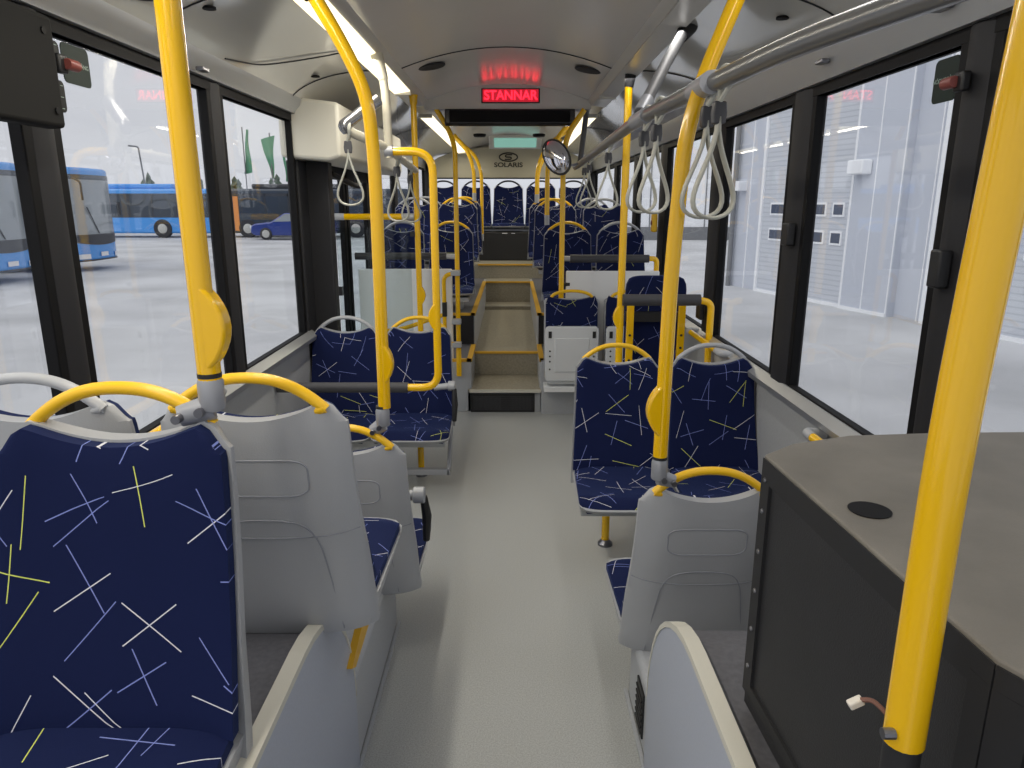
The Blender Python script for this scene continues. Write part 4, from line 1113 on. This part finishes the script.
# flags and lamp post
def flag(px, poly, lab):
    p = MB().tube([(px, 47.5, ZG), (px, 47.5, max(z for x, z in poly)+.15)], .04, 8).build('flagpole', M['postgrey'], label='thin pole of the '+lab, cat='flagpole')
    f = MB(); (a, b, c, d) = poly                 # top-left, top-right, bottom-right, bottom-left
    def P(u, t, dy):
        q = (u+1)/2
        l = (d[0]+(a[0]-d[0])*t, d[1]+(a[1]-d[1])*t); r = (c[0]+(b[0]-c[0])*t, c[1]+(b[1]-c[1])*t)
        return (l[0]+(r[0]-l[0])*q+.04*math.sin(t*7), 47.5+dy+.1*math.sin(q*4+t*3), l[1]+(r[1]-l[1])*q)
    f.slab(lambda u, t: P(u, t, 0), lambda u, t: P(u, t, .02), 8, 14)
    f.build('cloth', M['flag'], p)
flag(-16.95, [(-16.72, 6.1), (-16.60, 6.1), (-16.50, 3.5), (-17.05, 3.4)], 'narrow green flag next to the window pillar')
flag(-15.25, [(-15.85, 5.5), (-14.98, 5.75), (-15.15, 3.1), (-15.30, 3.2)], 'wide tapering green flag between two narrow ones')
flag(-14.15, [(-14.55, 5.1), (-14.40, 5.15), (-14.15, 2.9), (-14.42, 2.95)], 'narrow green flag next to the doorway post')
MB().tube([(-24.5, 50, ZG), (-24.85, 50, 5.25), (-25.5, 50, 5.32)], .055, 8, bend=.15).build('street_lamp', M['postgrey'], label='tall thin street lamp behind the parked buses', cat='street lamp')
# conifers on the horizon
def conifer(x, y, h, lab):
    r = thing('conifer', (x, y, ZG), lab, 'tree', 'conifers on the horizon')
    MB().tube([(0, 0, 0), (0, 0, h*.9)], .16, 6)
    mb = MB(); mb.tube([(x, y, ZG), (x, y, ZG+h*.95)], [.22, .05], 7); mb.build('trunk', M['bark'], r)
    c = MB(); rng = random.Random(int(x*10)+int(y))
    layers = 9
    for i in range(layers):
        z = ZG+h*(.22+.75*i/layers); rad = h*.22*(1-i/layers)**.8+.15
        pr = []; n = 11; vs = [(x, y, z+h*.14)]
        for k in range(n):
            a = 2*PI*k/n; q = rad*rng.uniform(.6, 1.15); vs.append((x+q*math.cos(a), y+q*math.sin(a), z+rng.uniform(-.25, .25)))
        c._add(vs, [(0, 1+k, 1+(k+1) % n) for k in range(n)])
    c.build('crown', M['leaf'], r, smooth=False)
rng = random.Random(3)
xs = [-43.5, -42, -40.2, -38.8, -37, -35.6, -34.2, -32.8, -31, -29.6, -28, -26.6, -25.4, -24, -22.8]
for i, x in enumerate(xs):
    h = rng.uniform(3.7, 4.9)
    conifer(x, (70, 76, 82)[i % 3]+rng.uniform(-1, 1), h, 'dark conifer in the line of trees behind the parked buses')

# ------------------------------------------------------------------ light
w = bpy.data.worlds.new('overcast'); S.world = w; w.use_nodes = True
nt = w.node_tree; bg = nt.nodes['Background']
tc = nt.nodes.new('ShaderNodeTexCoord'); n = nt.nodes.new('ShaderNodeTexNoise'); n.inputs['Scale'].default_value = 2.2; n.inputs['Detail'].default_value = 5
mp = nt.nodes.new('ShaderNodeMapping'); mp.inputs['Scale'].default_value = (1, 1, 4)
nt.links.new(tc.outputs['Generated'], mp.inputs[0]); nt.links.new(mp.outputs[0], n.inputs['Vector'])
r = nt.nodes.new('ShaderNodeValToRGB'); r.color_ramp.elements[0].position = .3; r.color_ramp.elements[0].color = lin(206, 208, 216)
r.color_ramp.elements[1].position = .75; r.color_ramp.elements[1].color = lin(226, 228, 234)
nt.links.new(n.outputs[0], r.inputs[0]); nt.links.new(r.outputs[0], bg.inputs[0]); bg.inputs[1].default_value = .66

def area(name, loc, rot, sx, sy, e, col=(1, 1, 1)):
    l = bpy.data.lights.new(name, 'AREA'); l.shape = 'RECTANGLE'; l.size = sx; l.size_y = sy; l.energy = e; l.color = col
    o = bpy.data.objects.new(name, l); COL.objects.link(o); o.location = loc; o.rotation_euler = rot
    return o
sl = bpy.data.lights.new('soft_fill_sun', 'SUN'); sl.energy = .85; sl.angle = math.radians(70); sl.color = (1, .98, .95)  # added wide soft source, brightens the workshop wall and ground under the overcast
so_ = bpy.data.objects.new('soft_fill_sun', sl); COL.objects.link(so_); so_.rotation_euler = (math.radians(28), math.radians(-38), 0)
area('strip_lamp_left', (-.65, 2.0, 2.265), (0, 0, 0), .08, 4.6, 21, (1, .94, .82))
area('fill_lamp_right', (.65, 2.0, 2.262), (0, 0, 0), .08, 4.6, 7, (1, .97, .92))  # added fill below the unlit strip, lifts the interior
area('strip_lamp_rear_left', (-.65, 8.0, 2.265), (0, 0, 0), .08, 4, 9, (1, .92, .75))
area('strip_lamp_rear_right', (.65, 8.0, 2.265), (0, 0, 0), .08, 4, 8, (1, .92, .75))

# ------------------------------------------------------------------ camera
cd = bpy.data.cameras.new('camera'); cd.lens = 36*715/1024; cd.sensor_width = 36; cd.clip_end = 400; cd.clip_start = .02
cam = bpy.data.objects.new('camera', cd); COL.objects.link(cam)
cam.location = (.03, 0, 1.62); cam.rotation_euler = (PI/2-math.atan(181/715), 0, 0)
S.camera = cam
S.view_settings.view_transform = 'Standard'; S.view_settings.look = 'None'; S.view_settings.exposure = 0.68
S.cycles.max_bounces = 10; S.cycles.diffuse_bounces = 5; S.cycles.transparent_max_bounces = 16
S.cycles.use_denoising = True
S.cycles.sample_clamp_indirect = 6
